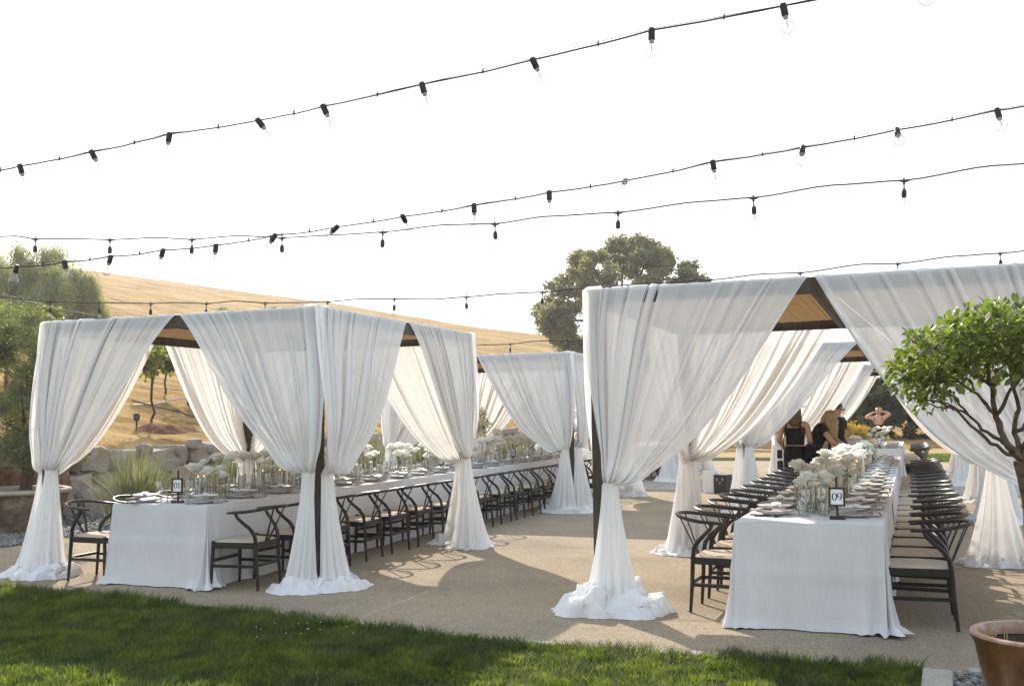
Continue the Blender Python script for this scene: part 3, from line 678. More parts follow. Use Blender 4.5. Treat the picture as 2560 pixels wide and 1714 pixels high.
# olive tree in a weathered pot at the left edge
op = Vector((-11.95, 10.75, 0))
pot = thing("plant_pot", "large weathered grey brown pot holding the olive tree", "plant pot", op)
obj("body", MB().lathe([(.40, 0), (.47, .02), (.55, .2), (.61, .42), (.63, .545), (.60, .555), (.55, .53), (.53, .50)], 40, cap1=False).mesh("body", M["oldpot"], True), pot)
obj("pot_rim", MB().lathe([(.625, .54), (.685, .548), (.70, .572), (.69, .60), (.655, .612), (.60, .60), (.585, .56), (.58, .50)], 40, cap0=False, cap1=False).mesh("pot_rim", M["potrim"], True), pot)
obj("soil", MB().lathe([(.58, .52), (.3, .55), (.05, .57)], 30).mesh("soil", mat("bark mulch", (.2, .1, .05), .9, .1, build=speckle([(.08, .04, .025), (.24, .13, .075), (.36, .24, .16)], 30, 5, .8, .02))), pot)
ol = [(.1, 0, 1.55, .75, .75, .45), (-.5, .2, 1.9, .7, .7, .55), (.35, .1, 2.0, .62, .6, .5), (0, 0, 2.35, .75, .7, .5), (.45, .2, 1.25, .42, .5, .4), (-.6, 0, 1.3, .6, .6, .5), (.15, -.1, 2.75, .42, .42, .38), (.55, 0, 2.5, .3, .3, .4), (-.5, 0, 2.7, .5, .5, .35), (-.1, -.2, .98, .6, .55, .26), (.35, -.1, .92, .4, .45, .2), (.62, .2, 1.75, .36, .4, .45), (-1.0, .3, 1.6, .7, .7, .6), (-.9, .3, 2.5, .7, .7, .5), (-.3, .3, 1.5, .8, .6, .6), (.2, .3, 2.2, .6, .5, .5)]
tree("olive_tree", op+Vector((.12, 0, .52)), [(x, y, z-.52+.15, a, b, c) for x, y, z, a, b, c in subclumps(ol, 9, .24, 4)], 70000, .06, M["olive"], M["bark"],
     [(0, 0, 0, .085), (.03, 0, .3, .075), (-.05, .05, .7, .065)], [(c[0], c[1], c[2]-.5, .03) for c in ol[:8]], "grey green olive tree growing in the weathered pot beside the draped pergola", seed=8, shell=.15, asp=.2)
V, Fs = leaf_cloud([(-11.9, 9.35, .5)], [(.16, .16, .2)], 260, .09, 3, .2)
tag(obj("shrub", mesh_np("shrub", V, Fs, M["vine"])), "bright green leafy sprig in front of the weathered olive pot", "shrub")

# vineyard rows on the slope
def vine(px, py, h, label, seed, dense=1.0, tilt=0.0):
    p = on_hill(px, py); rgv = random.Random(seed)
    v = thing("grapevine", label, "grapevine", p, 0, "vineyard rows on the slope")
    top = Vector((tilt, 0, h)); pts = limb_pts((0, 0, -.05), top, 6, .35, rgv)
    obj("trunk", MB().tube(pts, [.036, .03, .028, .026, .027, .03, .034], 7).mesh("trunk", M["vinebark"], True), v)
    for s in (-1, 1):
        e = top+Vector((.05*s, .85*s, .1)); obj("cordon", MB().tube(limb_pts(top, e, 5, .4, rgv, .05), [.035, .03, .028, .024, .02, .014], 6).mesh("cordon", M["vinebark"], True), v)
    C = [(top.x+rgv.uniform(-.25, .25), rgv.uniform(-.95, .95), h+rgv.uniform(-.02, .62)) for _ in range(15)]; R = [(.22, .26, .22)]*15
    V, Fs = leaf_cloud(C, R, int(1300*dense), .105, seed, .2, .95, .3)
    obj("leaves", mesh_np("leaves", V, Fs, M["vine"]), v)
vine(380, 1068, 1.25, "thick gnarled grapevine nearest the stone wall, between the parted curtains", 1)
vine(471, 1012, 1.2, "grapevine with a straight trunk beside the pale curtain edge", 2)
vine(413, 985, 1.2, "slim grapevine farther up the slope between the first two trunks", 3)
vine(620, 1060, 1.25, "grapevine mostly hidden by the draped near corner of the pergola", 5)
for j, (px, py) in enumerate(((20, 1000), (95, 985), (-20, 960))):
    vine(px, py, 1.4, ("bright grapevine above the olive tree at the left border", "bright grapevine just beside the draped left corner post", "grapevine at the very left border behind the rusty post")[j], 20+j, 1.6)
p = on_hill(536, 1088)
tag(obj("vine_stake", MB().tube([(0, 0, 0), (.02, 0, .9)], .022, 6).mesh("vine_stake", M["rust"], True), None, p), "leaning rusty stake above the stone wall by the curtain edge", "stake")
def hose(name, pxs, lift, r, m, label):
    P = [on_hill(x, y)+Vector((0, 0, lift)) for x, y in pxs]
    o = tag(obj(name, MB().tube(P, r, 6).mesh(name, m, True)), label, "irrigation line"); return o
def span(pxs, d0, d1):
    x0, x1 = pxs[0][0], pxs[-1][0]; out = []
    for x, y in pxs:
        t = (x-x0)/(x1-x0); out.append(at(x, y, 1/((1-t)/d0+t/d1)))
    return out
def line(name, pxs, d0, d1, r, m, label, cat):
    return tag(obj(name, MB().tube(span(pxs, d0, d1), r, 6).mesh(name, m, True)), label, cat)
line("drip_hose", [(330, 1000), (383, 1014), (420, 1022), (450, 1029), (480, 1040), (520, 1045), (560, 1048), (640, 1052)], 22.3, 24.5, .016, M["tube"], "black drip hose slung lowest across the vine trunks", "irrigation line")
line("drip_hose", [(330, 1012), (395, 1007), (420, 1002), (447, 997), (480, 998), (512, 996), (600, 992)], 23.5, 27, .016, M["metal"], "pale drip hose catching the sun behind the nearest vine", "irrigation line")
line("drip_hose", [(330, 965), (390, 970), (460, 976), (520, 979), (620, 985)], 29, 31, .016, M["tube"], "upper dark drip hose across the dry slope", "irrigation line")
tp = thing("trellis_post", "rusty vineyard trellis post with a cross arm and wires at the left border", "trellis post", gnd(15, 1000)*0+on_hill(15, 985))
hh = at(15, 815, (tp.location-EYEV).dot(FW)).z-tp.location.z
obj("post", MB().tube([(0, 0, -.1), (0, 0, hh)], .05, 8).mesh("post", M["rust"], True), tp)
obj("cross_arm", MB().box((0, 0, hh), (1.1, .06, .10)).mesh("cross_arm", M["rust"], bevel=.006), tp, (0, 0, 0))
for s in (-.45, .1, .5): obj("wire", MB().tube([(s, 0, hh+.06), (s+1.5, 1.5, hh-.12), (s+3.2, 3.5, hh-.3)], .007, 4).mesh("wire", M["metal"]), tp)
p = on_hill(341, 1076); ls = thing("garden_spotlight", "small dark garden spotlight on a stake beside the red earth", "garden light", p)
obj("stake", MB().tube([(0, 0, -.05), (0, 0, .22)], .018, 6).mesh("stake", M["black"], True), ls)
obj("lamp_head", MB().lathe([(.02, .2), (.06, .22), (.07, .32), (.055, .36)], 12).mesh("lamp_head", M["boxcase"], True), ls)

# dark oak and yellow flowers beyond the right hand tables
D = 50.0; db = at(2330, 1060, D); db.z = 0; k = D/F
dl = [rel(db, x, y, D+dz, r*k) for x, y, r, dz in ((2185, 1012, 40, -2), (2150, 985, 30, 1), (2210, 1040, 40, -2), (2180, 1010, 60, 0), (2240, 985, 62, 2), (2130, 1030, 40, 3), (2300, 1010, 70, 0), (2200, 1060, 45, 1), (2280, 1075, 50, 0), (2380, 1000, 80, 0), (2460, 1010, 80, 2), (2260, 935, 50, 2), (2170, 965, 42, 0), (2340, 930, 60, 0))]
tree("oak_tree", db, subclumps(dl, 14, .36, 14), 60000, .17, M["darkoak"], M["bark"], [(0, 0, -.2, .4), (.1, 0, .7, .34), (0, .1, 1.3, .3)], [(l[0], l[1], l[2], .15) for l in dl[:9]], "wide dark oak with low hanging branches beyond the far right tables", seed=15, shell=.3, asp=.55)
for j, (px, hx, n) in enumerate(((2075, .95, 480), (2118, 1.3, 700), (2150, 1.15, 700), (2185, .8, 480))):
    b = gnd(px, 1118); b = at(px, 1110, 33); b.z = 0; rg = np.random.default_rng(60+j)
    st = thing("flower_shrub", ("yellow flowering shrub partly hidden by the person in the short sleeved top", "tallest yellow flowering shrub beside the person in the short sleeved top", "middle yellow flowering shrub beneath the dark oak", "lowest yellow flowering shrub toward the person with raised arms")[j], "shrub", b, 0, "yellow flower bed")
    a = rg.uniform(0, 2*pi, n); r = rg.uniform(0, .55, n); hz = hx*rg.uniform(.5, 1.05, n)
    V, Fs = blades(n, np.cos(a)*r, np.sin(a)*r, np.zeros(n), hz, .03, .25, 3, rg); obj("stems", mesh_np("stems", V, Fs, M["lomandra"]), st)
    V, Fs = leaf_cloud(np.stack([np.cos(a)*r, np.sin(a)*r, hz*.93], 1)[:160], np.full((160, 3), .06), 1500, .06, 70+j, .1, .6); obj("blossoms", mesh_np("blossoms", V, Fs, M["broom"]), st)
# ------------------------------------------------------------------ pergolas
ZT = 2.60                      # top of the beams
LX0, LX1, RX0, RX1 = -8.50, -5.12, -2.47, 1.12
def pergola(x0, x1, y0, y1, label):
    t = thing("pergola", label, "pergola", ((x0+x1)/2, (y0+y1)/2, 0), 0, "timber pergolas over the tables")
    w, d = x1-x0, y1-y0; P = .115; i = P/2
    post = MB().box((0, 0, 1.235), (P, P, 2.47)).mesh("post", M["frame"], bevel=.004)
    for sx in (-1, 1):
        for sy in (-1, 1): obj("post", post, t, (sx*(w/2-i), sy*(d/2-i), 0))
    bx = MB().box((0, 0, ZT-.066), (w, .045, .128)).mesh("beam", M["frame"], bevel=.003)
    by = MB().box((0, 0, ZT-.066), (.045, d-.094, .128)).mesh("beam", M["frame"], bevel=.003)
    for s in (-1, 1):
        obj("beam", bx, t, (0, s*(d/2-.0225), 0)); obj("beam", by, t, (s*(w/2-.0225), 0, 0))
    rf = MB().box((0, 0, ZT-.072), (.042, d-.094, .115)).mesh("rafter", M["frame"], bevel=.003)
    obj("rafter", rf, t, (0, 0, 0))
    nr = 46
    for s in (-1, 1):
        W2 = w/2-.10; m = MB()
        for k in range(nr):        # the mat sags a little between the beams and is made of bundled reeds
            a = -W2/2+W2*(k+.5)/nr; ww = W2/nr*1.04; z = ZT-.03-.012*cos(pi*a/W2)+random.uniform(-.003, .003)
            m.box((a, random.uniform(-.02, .02), z), (ww, d-.20, .010))
        o = obj("reed_mat", m.mesh("reed_mat", M["reed"]), t, (s*(w/4-.003), 0, 0)); o["kind"] = "stuff"
    return t

# ------------------------------------------------------------------ sheer curtains
def drape_mesh(L, m, seed, nu, nt, sag, bulge, tie, lean=0.0):
    rg = np.random.default_rng(seed); ts, tn, tz = tie
    u = np.linspace(0, 1, nu); t = np.concatenate([[-.055, -.03, -.012], np.linspace(0, 1, nt)**1.0]); U, T = np.meshgrid(u, t)
    ph0 = rg.uniform(0, 6.28); NF = rg.uniform(12, 15)
    wob = .5*np.sin(2*pi*u*1.7+ph0)+.35*np.sin(2*pi*u*4.1+ph0*2)+.22*np.sin(2*pi*u*7.7+ph0*3)
    ph = 2*pi*(NF*u+wob); PH = np.tile(ph, (len(t), 1))
    am = np.clip(.62+.55*vnoise(np.stack([u*9+seed, 0*u], 1), seed)+.35*vnoise(np.stack([u*23, 0*u+3], 1), seed+1), .08, 1.5); AM = np.tile(am, (len(t), 1))
    Tc = np.clip(T, 0, 1)
    # four control points for every thread: beam, upper pull, low belly, tie
    x0 = -.055+U*(L+.045); z0 = np.full_like(U, ZT+.004)
    x1 = -.055-bulge*.28*(1-U)+U**1.05*(L*.76); z1 = 2.06-.06*U-.42*sag*U
    x2 = ts-bulge*(1-U)**1.3+U**1.15*(L*.36+.10); z2 = tz+.17-.02*U-.30*sag*U+.12*(1-U)
    sp = .105*rg.uniform(.85, 1.2)
    x3 = ts+(U-.5)*sp; z3 = tz+.012*np.sin(PH*.5)
    a, b, c, d = (1-Tc)**3, 3*Tc*(1-Tc)**2, 3*Tc*Tc*(1-Tc), Tc**3
    X = a*x0+b*x1+c*x2+d*x3; Z = a*z0+b*z1+c*z2+d*z3
    A = (.008+.052*Tc**.75*(1-.52*Tc))*AM
    long = 1+.25*vnoise(np.stack([U.ravel()*14, T.ravel()*2.5], 1), seed+5).reshape(U.shape)
    Nn = .012+(tn-.01)*Tc+.10*bulge/.25*np.sin(pi*Tc**1.5)*(1-.5*U)+lean*np.sin(pi*Tc)
    Nn = Nn+A*long*np.cos(PH)+.012*Tc*np.cos(2.3*PH+1)*AM*(1-.6*Tc)
    X = X+(.014+.034*Tc*(1-Tc)*2)*AM*np.sin(2*PH+.6)*(1-Tc**3)+.012*np.sin(PH*.37+3*T)
    # slack drooping over the tie
    dr = np.exp(-((Tc-.9)/.075)**2); Z = Z-.055*dr*(.5+.5*np.cos(PH))*(.6+.5*U); Nn = Nn+.03*dr
    # the strip that lies back over the beam
    back = T < 0
    Z = np.where(back, ZT+.006+.014*np.abs(np.sin(PH*.5+2))*AM, Z)
    Nn = np.where(back, .012+T*2.4, Nn)
    hem = np.clip(U-.985, 0, 1)/.015; Nn = Nn+.004*hem
    V = np.stack([X, Nn*m, Z], -1).reshape(-1, 3)
    Fq = grid_faces(nu, len(t)); return V, (Fq if m < 0 else Fq[:, ::-1])
def tail_mesh(m, seed, nth, nv, tie, rx, ry, shift, zb=.02):
    rg = np.random.default_rng(seed+500); ts, tn, tz = tie
    th = np.linspace(0, 2*pi, nth, endpoint=False); v = np.linspace(0, 1, nv); TH, Vv = np.meshgrid(th, v)
    k = rg.integers(9, 13); ph = rg.uniform(0, 6.28, 4)
    g = .20+.80*Vv**.80; flare = .10*np.clip(Vv-.86, 0, 1)/.14
    fold = .15*np.sin(k*TH+ph[0]+.6*np.sin(2*TH+ph[1]))+.10*np.sin((k+5)*TH+ph[2]+1.2*Vv)+.07*np.sin((2*k+1)*TH+ph[3])
    fold = fold*(.55+.5*Vv)
    neck = .058+.012*np.sin(7*TH)
    R = 1+fold*1.15; gx = neck*(1-Vv**.5)+rx*g*Vv**.35*R*(1+flare); gy = neck*.8*(1-Vv**.5)+ry*g*Vv**.35*R*(1+flare)
    cx = ts+shift[0]*Vv**1.4; cn = tn+.005+shift[1]*Vv**1.4
    X = cx+gx*np.cos(TH); Y = (cn+gy*np.sin(TH))*m; Z = tz-(tz-zb)*Vv+.006*np.sin(3*TH+ph[0])
    V = np.stack([X, Y, Z], -1).reshape(-1, 3); Fq = grid_faces(nth, nv, True); return V, (Fq if m > 0 else Fq[:, ::-1])
def puddle_mesh(m, seed, tie, rx, ry, h, shift, nr=60, na=170):
    """slack cloth heaped on the ground: many long folded-over pleats thrown across each other"""
    rg = np.random.default_rng(seed+900); o = rg.uniform(0, 50, 4)
    th = np.linspace(0, 2*pi, na, endpoint=False); p = np.linspace(0, 1, nr); TH, P = np.meshgrid(th, p)
    f1 = lambda f, k, s, oc=3: fbm(np.stack([np.cos(th)*f+o[k], np.sin(th)*f+o[(k+1) % 4]], 1), seed+s, oc)
    lob = 1+.30*f1(1.5, 0, 1)+.16*f1(4.5, 2, 2)
    X0 = rx*P*lob[None]*np.cos(TH); Y0 = ry*P*lob[None]*np.sin(TH)
    env = np.clip(1-P**9, 0, 1); Z = h*.42*np.clip(1-P, 0, 1)*env+.004; DX = 0*X0; DY = 0*X0
    npl = int(16+26*min(1, h/.25))
    for i in range(npl):          # each pleat: a ridge along a random chord, leaning over to one side
        a = rg.uniform(0, 2*pi); q = rg.uniform(.25, .95); cx_, cy_ = rx*q*cos(a), ry*q*sin(a); b = a+pi/2+rg.normal(0, .75); L_ = rg.uniform(.10, .26)*(rx/.4); w = .014+h*rg.uniform(.06, .22)
        ux, uy = cos(b), sin(b); s = (X0-cx_)*ux+(Y0-cy_)*uy; n = -(X0-cx_)*uy+(Y0-cy_)*ux; n = n+.05*np.sin(s*11+i)+rg.uniform(-1.6, 1.6)*s*s
        g = np.exp(-(s/L_)**4)*np.exp(-(n/w)**2); g2 = np.exp(-(s/L_)**4)*np.exp(-((n/w-1.1)/.9)**2)
        hh = rg.uniform(.25, .52)*h*(1.1-.42*q)+.016; side = rg.choice([-1, 1])
        Z = np.maximum(Z, Z*.35+hh*g*(.85+.15*np.sin(s*40+i))); DX += -uy*side*w*.95*g2; DY += ux*side*w*.95*g2
    wn = np.stack([X0.ravel()*16+o[0], Y0.ravel()*16+o[1]], 1); fine = (1-2*np.abs(vnoise(wn, seed+5))).reshape(X0.shape)
    Z = (Z+.006*fine*(.4+3*h))*env; Z = np.where(P > .995, .002, np.maximum(Z, .004))
    hem = np.clip((P-.8)/.2, 0, 1); Z = Z+.010*hem*(1-hem)*4*(.5+.5*np.sin(23*TH+6*fine))
    V = np.stack([X0+DX*env, Y0+DY*env, Z], -1).reshape(-1, 3)
    V = np.stack([tie[0]+shift[0]+V[:, 0], (tie[1]+shift[1]+V[:, 1])*m, V[:, 2]], 1); Fq = grid_faces(na, nr, True)
    return V, (Fq if m > 0 else Fq[:, ::-1])
cid = [0]
def curtain(px, py, d, o, L, label, hi=False, sag=.5, bulge=.22, tie=(.10, .065, 1.03), rx=.21, ry=.16, shift=(.02, .06), pr=(.38, .31), ph=.20, tail=True, seed=None, lean=0.0, group="white voile curtains tied to the pergola posts"):
    """one curtain: hangs along direction d from the post at (px,py), outward side o"""
    cid[0] += 1; s = seed or 100+cid[0]*17; rs = np.random.default_rng(s)
    m = 1.0 if d[0]*o[1]-d[1]*o[0] > 0 else -1.0
    t = thing("curtain", label, "curtain", (px, py, 0), math.atan2(d[1], d[0]), group)
    nu, nt = (190, 64) if hi else (104, 40)
    tie = (tie[0], tie[1], tie[2]+rs.uniform(-.03, .03))
    V, Fq = drape_mesh(L, m, s, nu, nt, sag, bulge, tie, lean); obj("drape", mesh_np("drape", V, Fq, M["sheer"], True), t)
    b = MB().tube([(tie[0]+.06*cos(a), (tie[1]+.045*sin(a))*m, tie[2]+.004*sin(3*a)) for a in np.linspace(0, 2*pi, 20)], .007, 6, caps=False)
    obj("tie_band", b.mesh("tie_band", M["pile"], True), t)
    if tail:
        V, Fq = tail_mesh(m, s, 150 if hi else 84, 34 if hi else 20, tie, rx, ry, shift); obj("tail", mesh_np("tail", V, Fq, M["sheer"], True), t)
        V, Fq = puddle_mesh(m, s, tie, pr[0], pr[1], ph, shift, 64 if hi else 34, 190 if hi else 90); obj("puddle", mesh_np("puddle", V, Fq, M["pile"], True), t)
    return t
FACES = {"front": ((0, -1), lambda x0, x1, y0, y1: ((x0, y0), (x1, y0))), "back": ((0, 1), lambda x0, x1, y0, y1: ((x0, y1), (x1, y1))),
         "west": ((-1, 0), lambda x0, x1, y0, y1: ((x0, y0), (x0, y1))), "east": ((1, 0), lambda x0, x1, y0, y1: ((x1, y0), (x1, y1)))}
def drapery(x0, x1, y0, y1, who, hi=False, opts={}, names=None):
    for face, (o, fn) in FACES.items():
        P, Q = fn(x0, x1, y0, y1); L = math.hypot(Q[0]-P[0], Q[1]-P[1])/2-.012
        for e, (a, b) in enumerate(((P, Q), (Q, P))):
            k = (face, e); op = dict(opts.get(k, {}))
            if face == "back" and "tie" not in op: op["tie"] = (.07, -.19, 1.02)
            if face == "west" and e == 1 and "tie" not in op: op["tie"] = (.10, -.15, 1.02)
            if op.pop("skip", False): continue
            d = Vector((b[0]-a[0], b[1]-a[1], 0)).normalized()
            side = {"front": ("hill side", "tree side"), "back": ("hill side", "tree side"), "west": ("near", "far"), "east": ("near", "far")}[face][e]
            fname = {"front": "front face", "back": "rear face", "west": "hill facing side", "east": "tree facing side"}[face]
            lab = op.pop("label", f"voile curtain, {side} half of the {fname} of {who}")
            off = op.pop("off", 0)
            curtain(a[0], a[1], (d.x, d.y), o, L+off, lab, hi or op.pop("hi", False), **op)
WHO = {"A": "the near left pergola", "B": "the second left pergola", "C": "the third left pergola", "R1": "the near right pergola", "R2": "the second right pergola", "R3": "the third right pergola"}
Y1, Y2, Y3 = (7.93, 11.42), (15.55, 19.05), (23.2, 26.7)
for k, x0, x1, yy in (("A", LX0, LX1, Y1), ("R1", RX0, RX1, Y1), ("B", LX0-.06, LX1-.06, Y2), ("R2", RX0+.05, RX1-.03, Y2), ("C", LX0-.1, LX1-.1, Y3), ("R3", RX0+.1, RX1-.05, Y3)):
    pergola(x0, x1, yy[0], yy[1], f"dark timber pergola with reed roof, {WHO[k][4:]}, draped in white voile")
    op = {}
    if k == "A":
        op = {("front", 0): dict(label="white voile curtain at the outer front corner by the olive pot", sag=-.5, bulge=.15, off=.06, tie=(.20, .065, 1.03), pr=(.46, .36), ph=.22, rx=.21, ry=.17, shift=(.0, .10)),
              ("front", 1): dict(label="white voile curtain on the near left pergola front, beside the exposed corner post", tie=(.055, .065, 1.03), sag=-.5, bulge=.36, off=-.06, pr=(.29, .28), ph=.19, rx=.12, ry=.13, shift=(.06, .05)),
              ("east", 0): dict(label="white voile curtain on the aisle face at the near left exposed corner post", tie=(.055, .065, 1.03), sag=.05, bulge=.36, pr=(.32, .29), ph=.19, rx=.13, ry=.12, shift=(.05, .07)),
              ("east", 1): dict(label="white voile curtain gathered full at the aisle rear post of the near left pergola", tie=(.34, .07, 1.03), sag=-.6, bulge=.12, rx=.25, ry=.17, pr=(.38, .28), ph=.12)}
    if k == "R1":
        op = {("front", 0): dict(label="largest white voile curtain, with the big crumpled heap at its foot, beside table nine", sag=.0, bulge=.10, tie=(.17, .05, .98), rx=.19, ry=.15, shift=(.02, .08), pr=(.50, .37), ph=.36, seed=4242),
              ("front", 1): dict(label="white voile curtain behind the potted rose tree at the right border", sag=.65, bulge=.12),
              ("west", 0): dict(label="narrow voile panel wrapped round the front post of the near right pergola", sag=.5, bulge=.08, tie=(.16, -.06, 1.0), tail=False, lean=.02),
              ("west", 1): dict(label="white voile curtain on the aisle face at the near right pergola rear post", sag=.6, bulge=.12, rx=.2, ry=.16, pr=(.34, .28)),
              ("back", 0): dict(label="sunlit voile curtain at the rear post behind the first chairs of table nine", sag=.28, bulge=.12, rx=.24, ry=.17, pr=(.42, .32), ph=.17),
              ("back", 1): dict(label="sunlit voile curtain tied at the rear post below the potted rose tree branches", tie=(.36, -.10, 1.03), sag=.3, bulge=.12, rx=.25, ry=.2, pr=(.42, .36), ph=.2)}
    if k == "R2": op = {("front", 0): dict(sag=-.5)}
    drapery(x0, x1, yy[0], yy[1], WHO[k], k in ("A", "R1"), op)

# ------------------------------------------------------------------ tables under linen
def cloth(x0, x1, y0, y1, front, back, label, seed, z=.76):
    """linen over a table: top, two long drops and, at the row's ends, an end drop with loose corners"""
    rg = np.random.default_rng(seed); P = []
    def seg(a, b, nrm, n, skip=False):
        for i in range(1 if skip else 0, n+1):
            t = i/n; P.append((a[0]+(b[0]-a[0])*t, a[1]+(b[1]-a[1])*t, nrm[0], nrm[1], 9))
    def corner(c, n0, n1):
        for i in range(1, 14):
            t = i/14; nx = n0[0]*(1-t)+n1[0]*t; ny = n0[1]*(1-t)+n1[1]*t; l = math.hypot(nx, ny); P.append((c[0], c[1], nx/l, ny/l, abs(t-.5)*2))
    runs = []
    if front:
        seg((x0, y1), (x0, y0), (-1, 0), 90); corner((x0, y0), (-1, 0), (0, -1)); seg((x0, y0), (x1, y0), (0, -1), 120); corner((x1, y0), (0, -1), (1, 0)); seg((x1, y0), (x1, y1), (1, 0), 90); runs.append(P); P = []
    elif back:
        seg((x1, y0), (x1, y1), (1, 0), 60); corner((x1, y1), (1, 0), (0, 1)); seg((x1, y1), (x0, y1), (0, 1), 60); corner((x0, y1), (0, 1), (-1, 0)); seg((x0, y1), (x0, y0), (-1, 0), 60); runs.append(P); P = []
    else:
        seg((x0, y1), (x0, y0), (-1, 0), 80); runs.append(P); P = []; seg((x1, y0), (x1, y1), (1, 0), 80); runs.append(P); P = []
    VV = []; FF = []; off = 0
    for P_ in runs:
        A = np.array(P_); n = len(A); s = np.concatenate([[0], np.cumsum(np.hypot(np.diff(A[:, 0]), np.diff(A[:, 1]))+.02*(np.hypot(np.diff(A[:, 2]), np.diff(A[:, 3]))))])
        sk = np.where(A[:, 0] < (x0+x1)/2, .45, 1.0); cd = np.full(n, 9.0)
        if front or back:
            for cx, cyy in (((x0, y0), (x1, y0)) if front else ((x1, y1), (x0, y1))): cd = np.minimum(cd, np.hypot(A[:, 0]-cx, A[:, 1]-cyy))
        iscorner = A[:, 4] < 5
        nv = 22; v = np.linspace(0, 1, nv)
        wave = .010*np.sin(s*9+seed)+np.where(np.abs(A[:, 3]) > .5, .026, .014)*vnoise(np.stack([s*2.4+seed, 0*s], 1), seed)+.006*np.sin(s*21+1.3*seed)
        midk = np.clip(1-np.abs(A[:, 0]-(x0+x1)/2)/.30, 0, 1)*.010*(np.abs(A[:, 3]) > .9)
        for j, vv in enumerate(v):
            zz = z-(z-.004)*vv; o = .004+.010*vv+wave*vv**1.1*1.6+midk*min(1, vv*4)+.006*max(0, 1-abs(vv-.48)/.10)+.010*vnoise(np.stack([s*5+seed, 0*s+vv*3.2], 1), seed+2)*vv**.5*(1-iscorner)
            cf = np.exp(-(cd/.17)**2)*sk; fl = cf*(.01*vv+.065*vv**2.8)
            fold = cf*vv**1.2*.042*np.cos(np.where(iscorner, (A[:, 4])*5.2, cd*38+.4))
            o = o+fl+fold
            if j == 0: o = o*0
            if vv > .93: o = o+(vv-.93)/.07*(.012+.07*cf*(.6+.4*np.sin(s*19+seed)))
            VV.append(np.stack([A[:, 0]+A[:, 2]*o, A[:, 1]+A[:, 3]*o, np.full(n, zz)+(.022*cf*np.abs(np.sin(s*40)) if vv > .95 else 0)], 1))
        FF.append(grid_faces(n, nv)+off); off += n*nv
    V = np.concatenate(VV); Fq = np.concatenate(FF)
    b = len(V); G = 14
    xx, yy = np.meshgrid(np.linspace(x0, x1, G), np.linspace(y0, y1, G)); zz = z+.0015*fbm(np.stack([xx.ravel()*3, yy.ravel()*3], 1), seed, 2)
    V = np.concatenate([V, np.stack([xx.ravel(), yy.ravel(), zz], 1)]); Fq = np.concatenate([Fq, grid_faces(G, G)+b])
    me = mesh_np("tablecloth", V, Fq, M["linen"], True)
    try: me.set_sharp_from_angle(angle=radians(50))
    except Exception: pass
    return tag(obj("tablecloth", me), label, "tablecloth", "white linen tablecloths")
TL = (-7.22, -6.10); TR = (-1.25, -.215); YT = [7.6, 10.45, 13.35, 16.25, 19.15]; YR = [7.52, 10.4, 13.3, 16.2, 19.1]
LN = ["table one", "table two", "table three", "table four"]; RN = ["table nine", "the second right row table", "the third right row table", "the last right row table"]
for k in range(4):
    cloth(TL[0], TL[1], YT[k]+(.002 if k else 0), YT[k+1], k == 0, k == 3, f"white linen tablecloth reaching the ground on {LN[k]}", 3+k)
    cloth(TR[0], TR[1], YR[k]+(.002 if k else 0), YR[k+1], k == 0, k == 3, f"white linen tablecloth reaching the ground on {RN[k]}", 13+k)
YF = [23.4, 26.3, 29.2]
for k in range(2): cloth(TR[0]+.05, TR[1]-.02, YF[k]+(.002 if k else 0), YF[k+1], k == 0, k == 1, ("white linen tablecloth on the far table across the concrete path", "white linen tablecloth on the farthest table under the dark oak")[k], 23+k)
YL2 = [23.5, 26.4, 29.3]
for k in range(2): cloth(TL[0]-.1, TL[1]-.1, YL2[k]+(.002 if k else 0), YL2[k+1], k == 0, k == 1, ("white linen tablecloth on the far left table across the concrete path", "white linen tablecloth on the farthest left table")[k], 33+k)

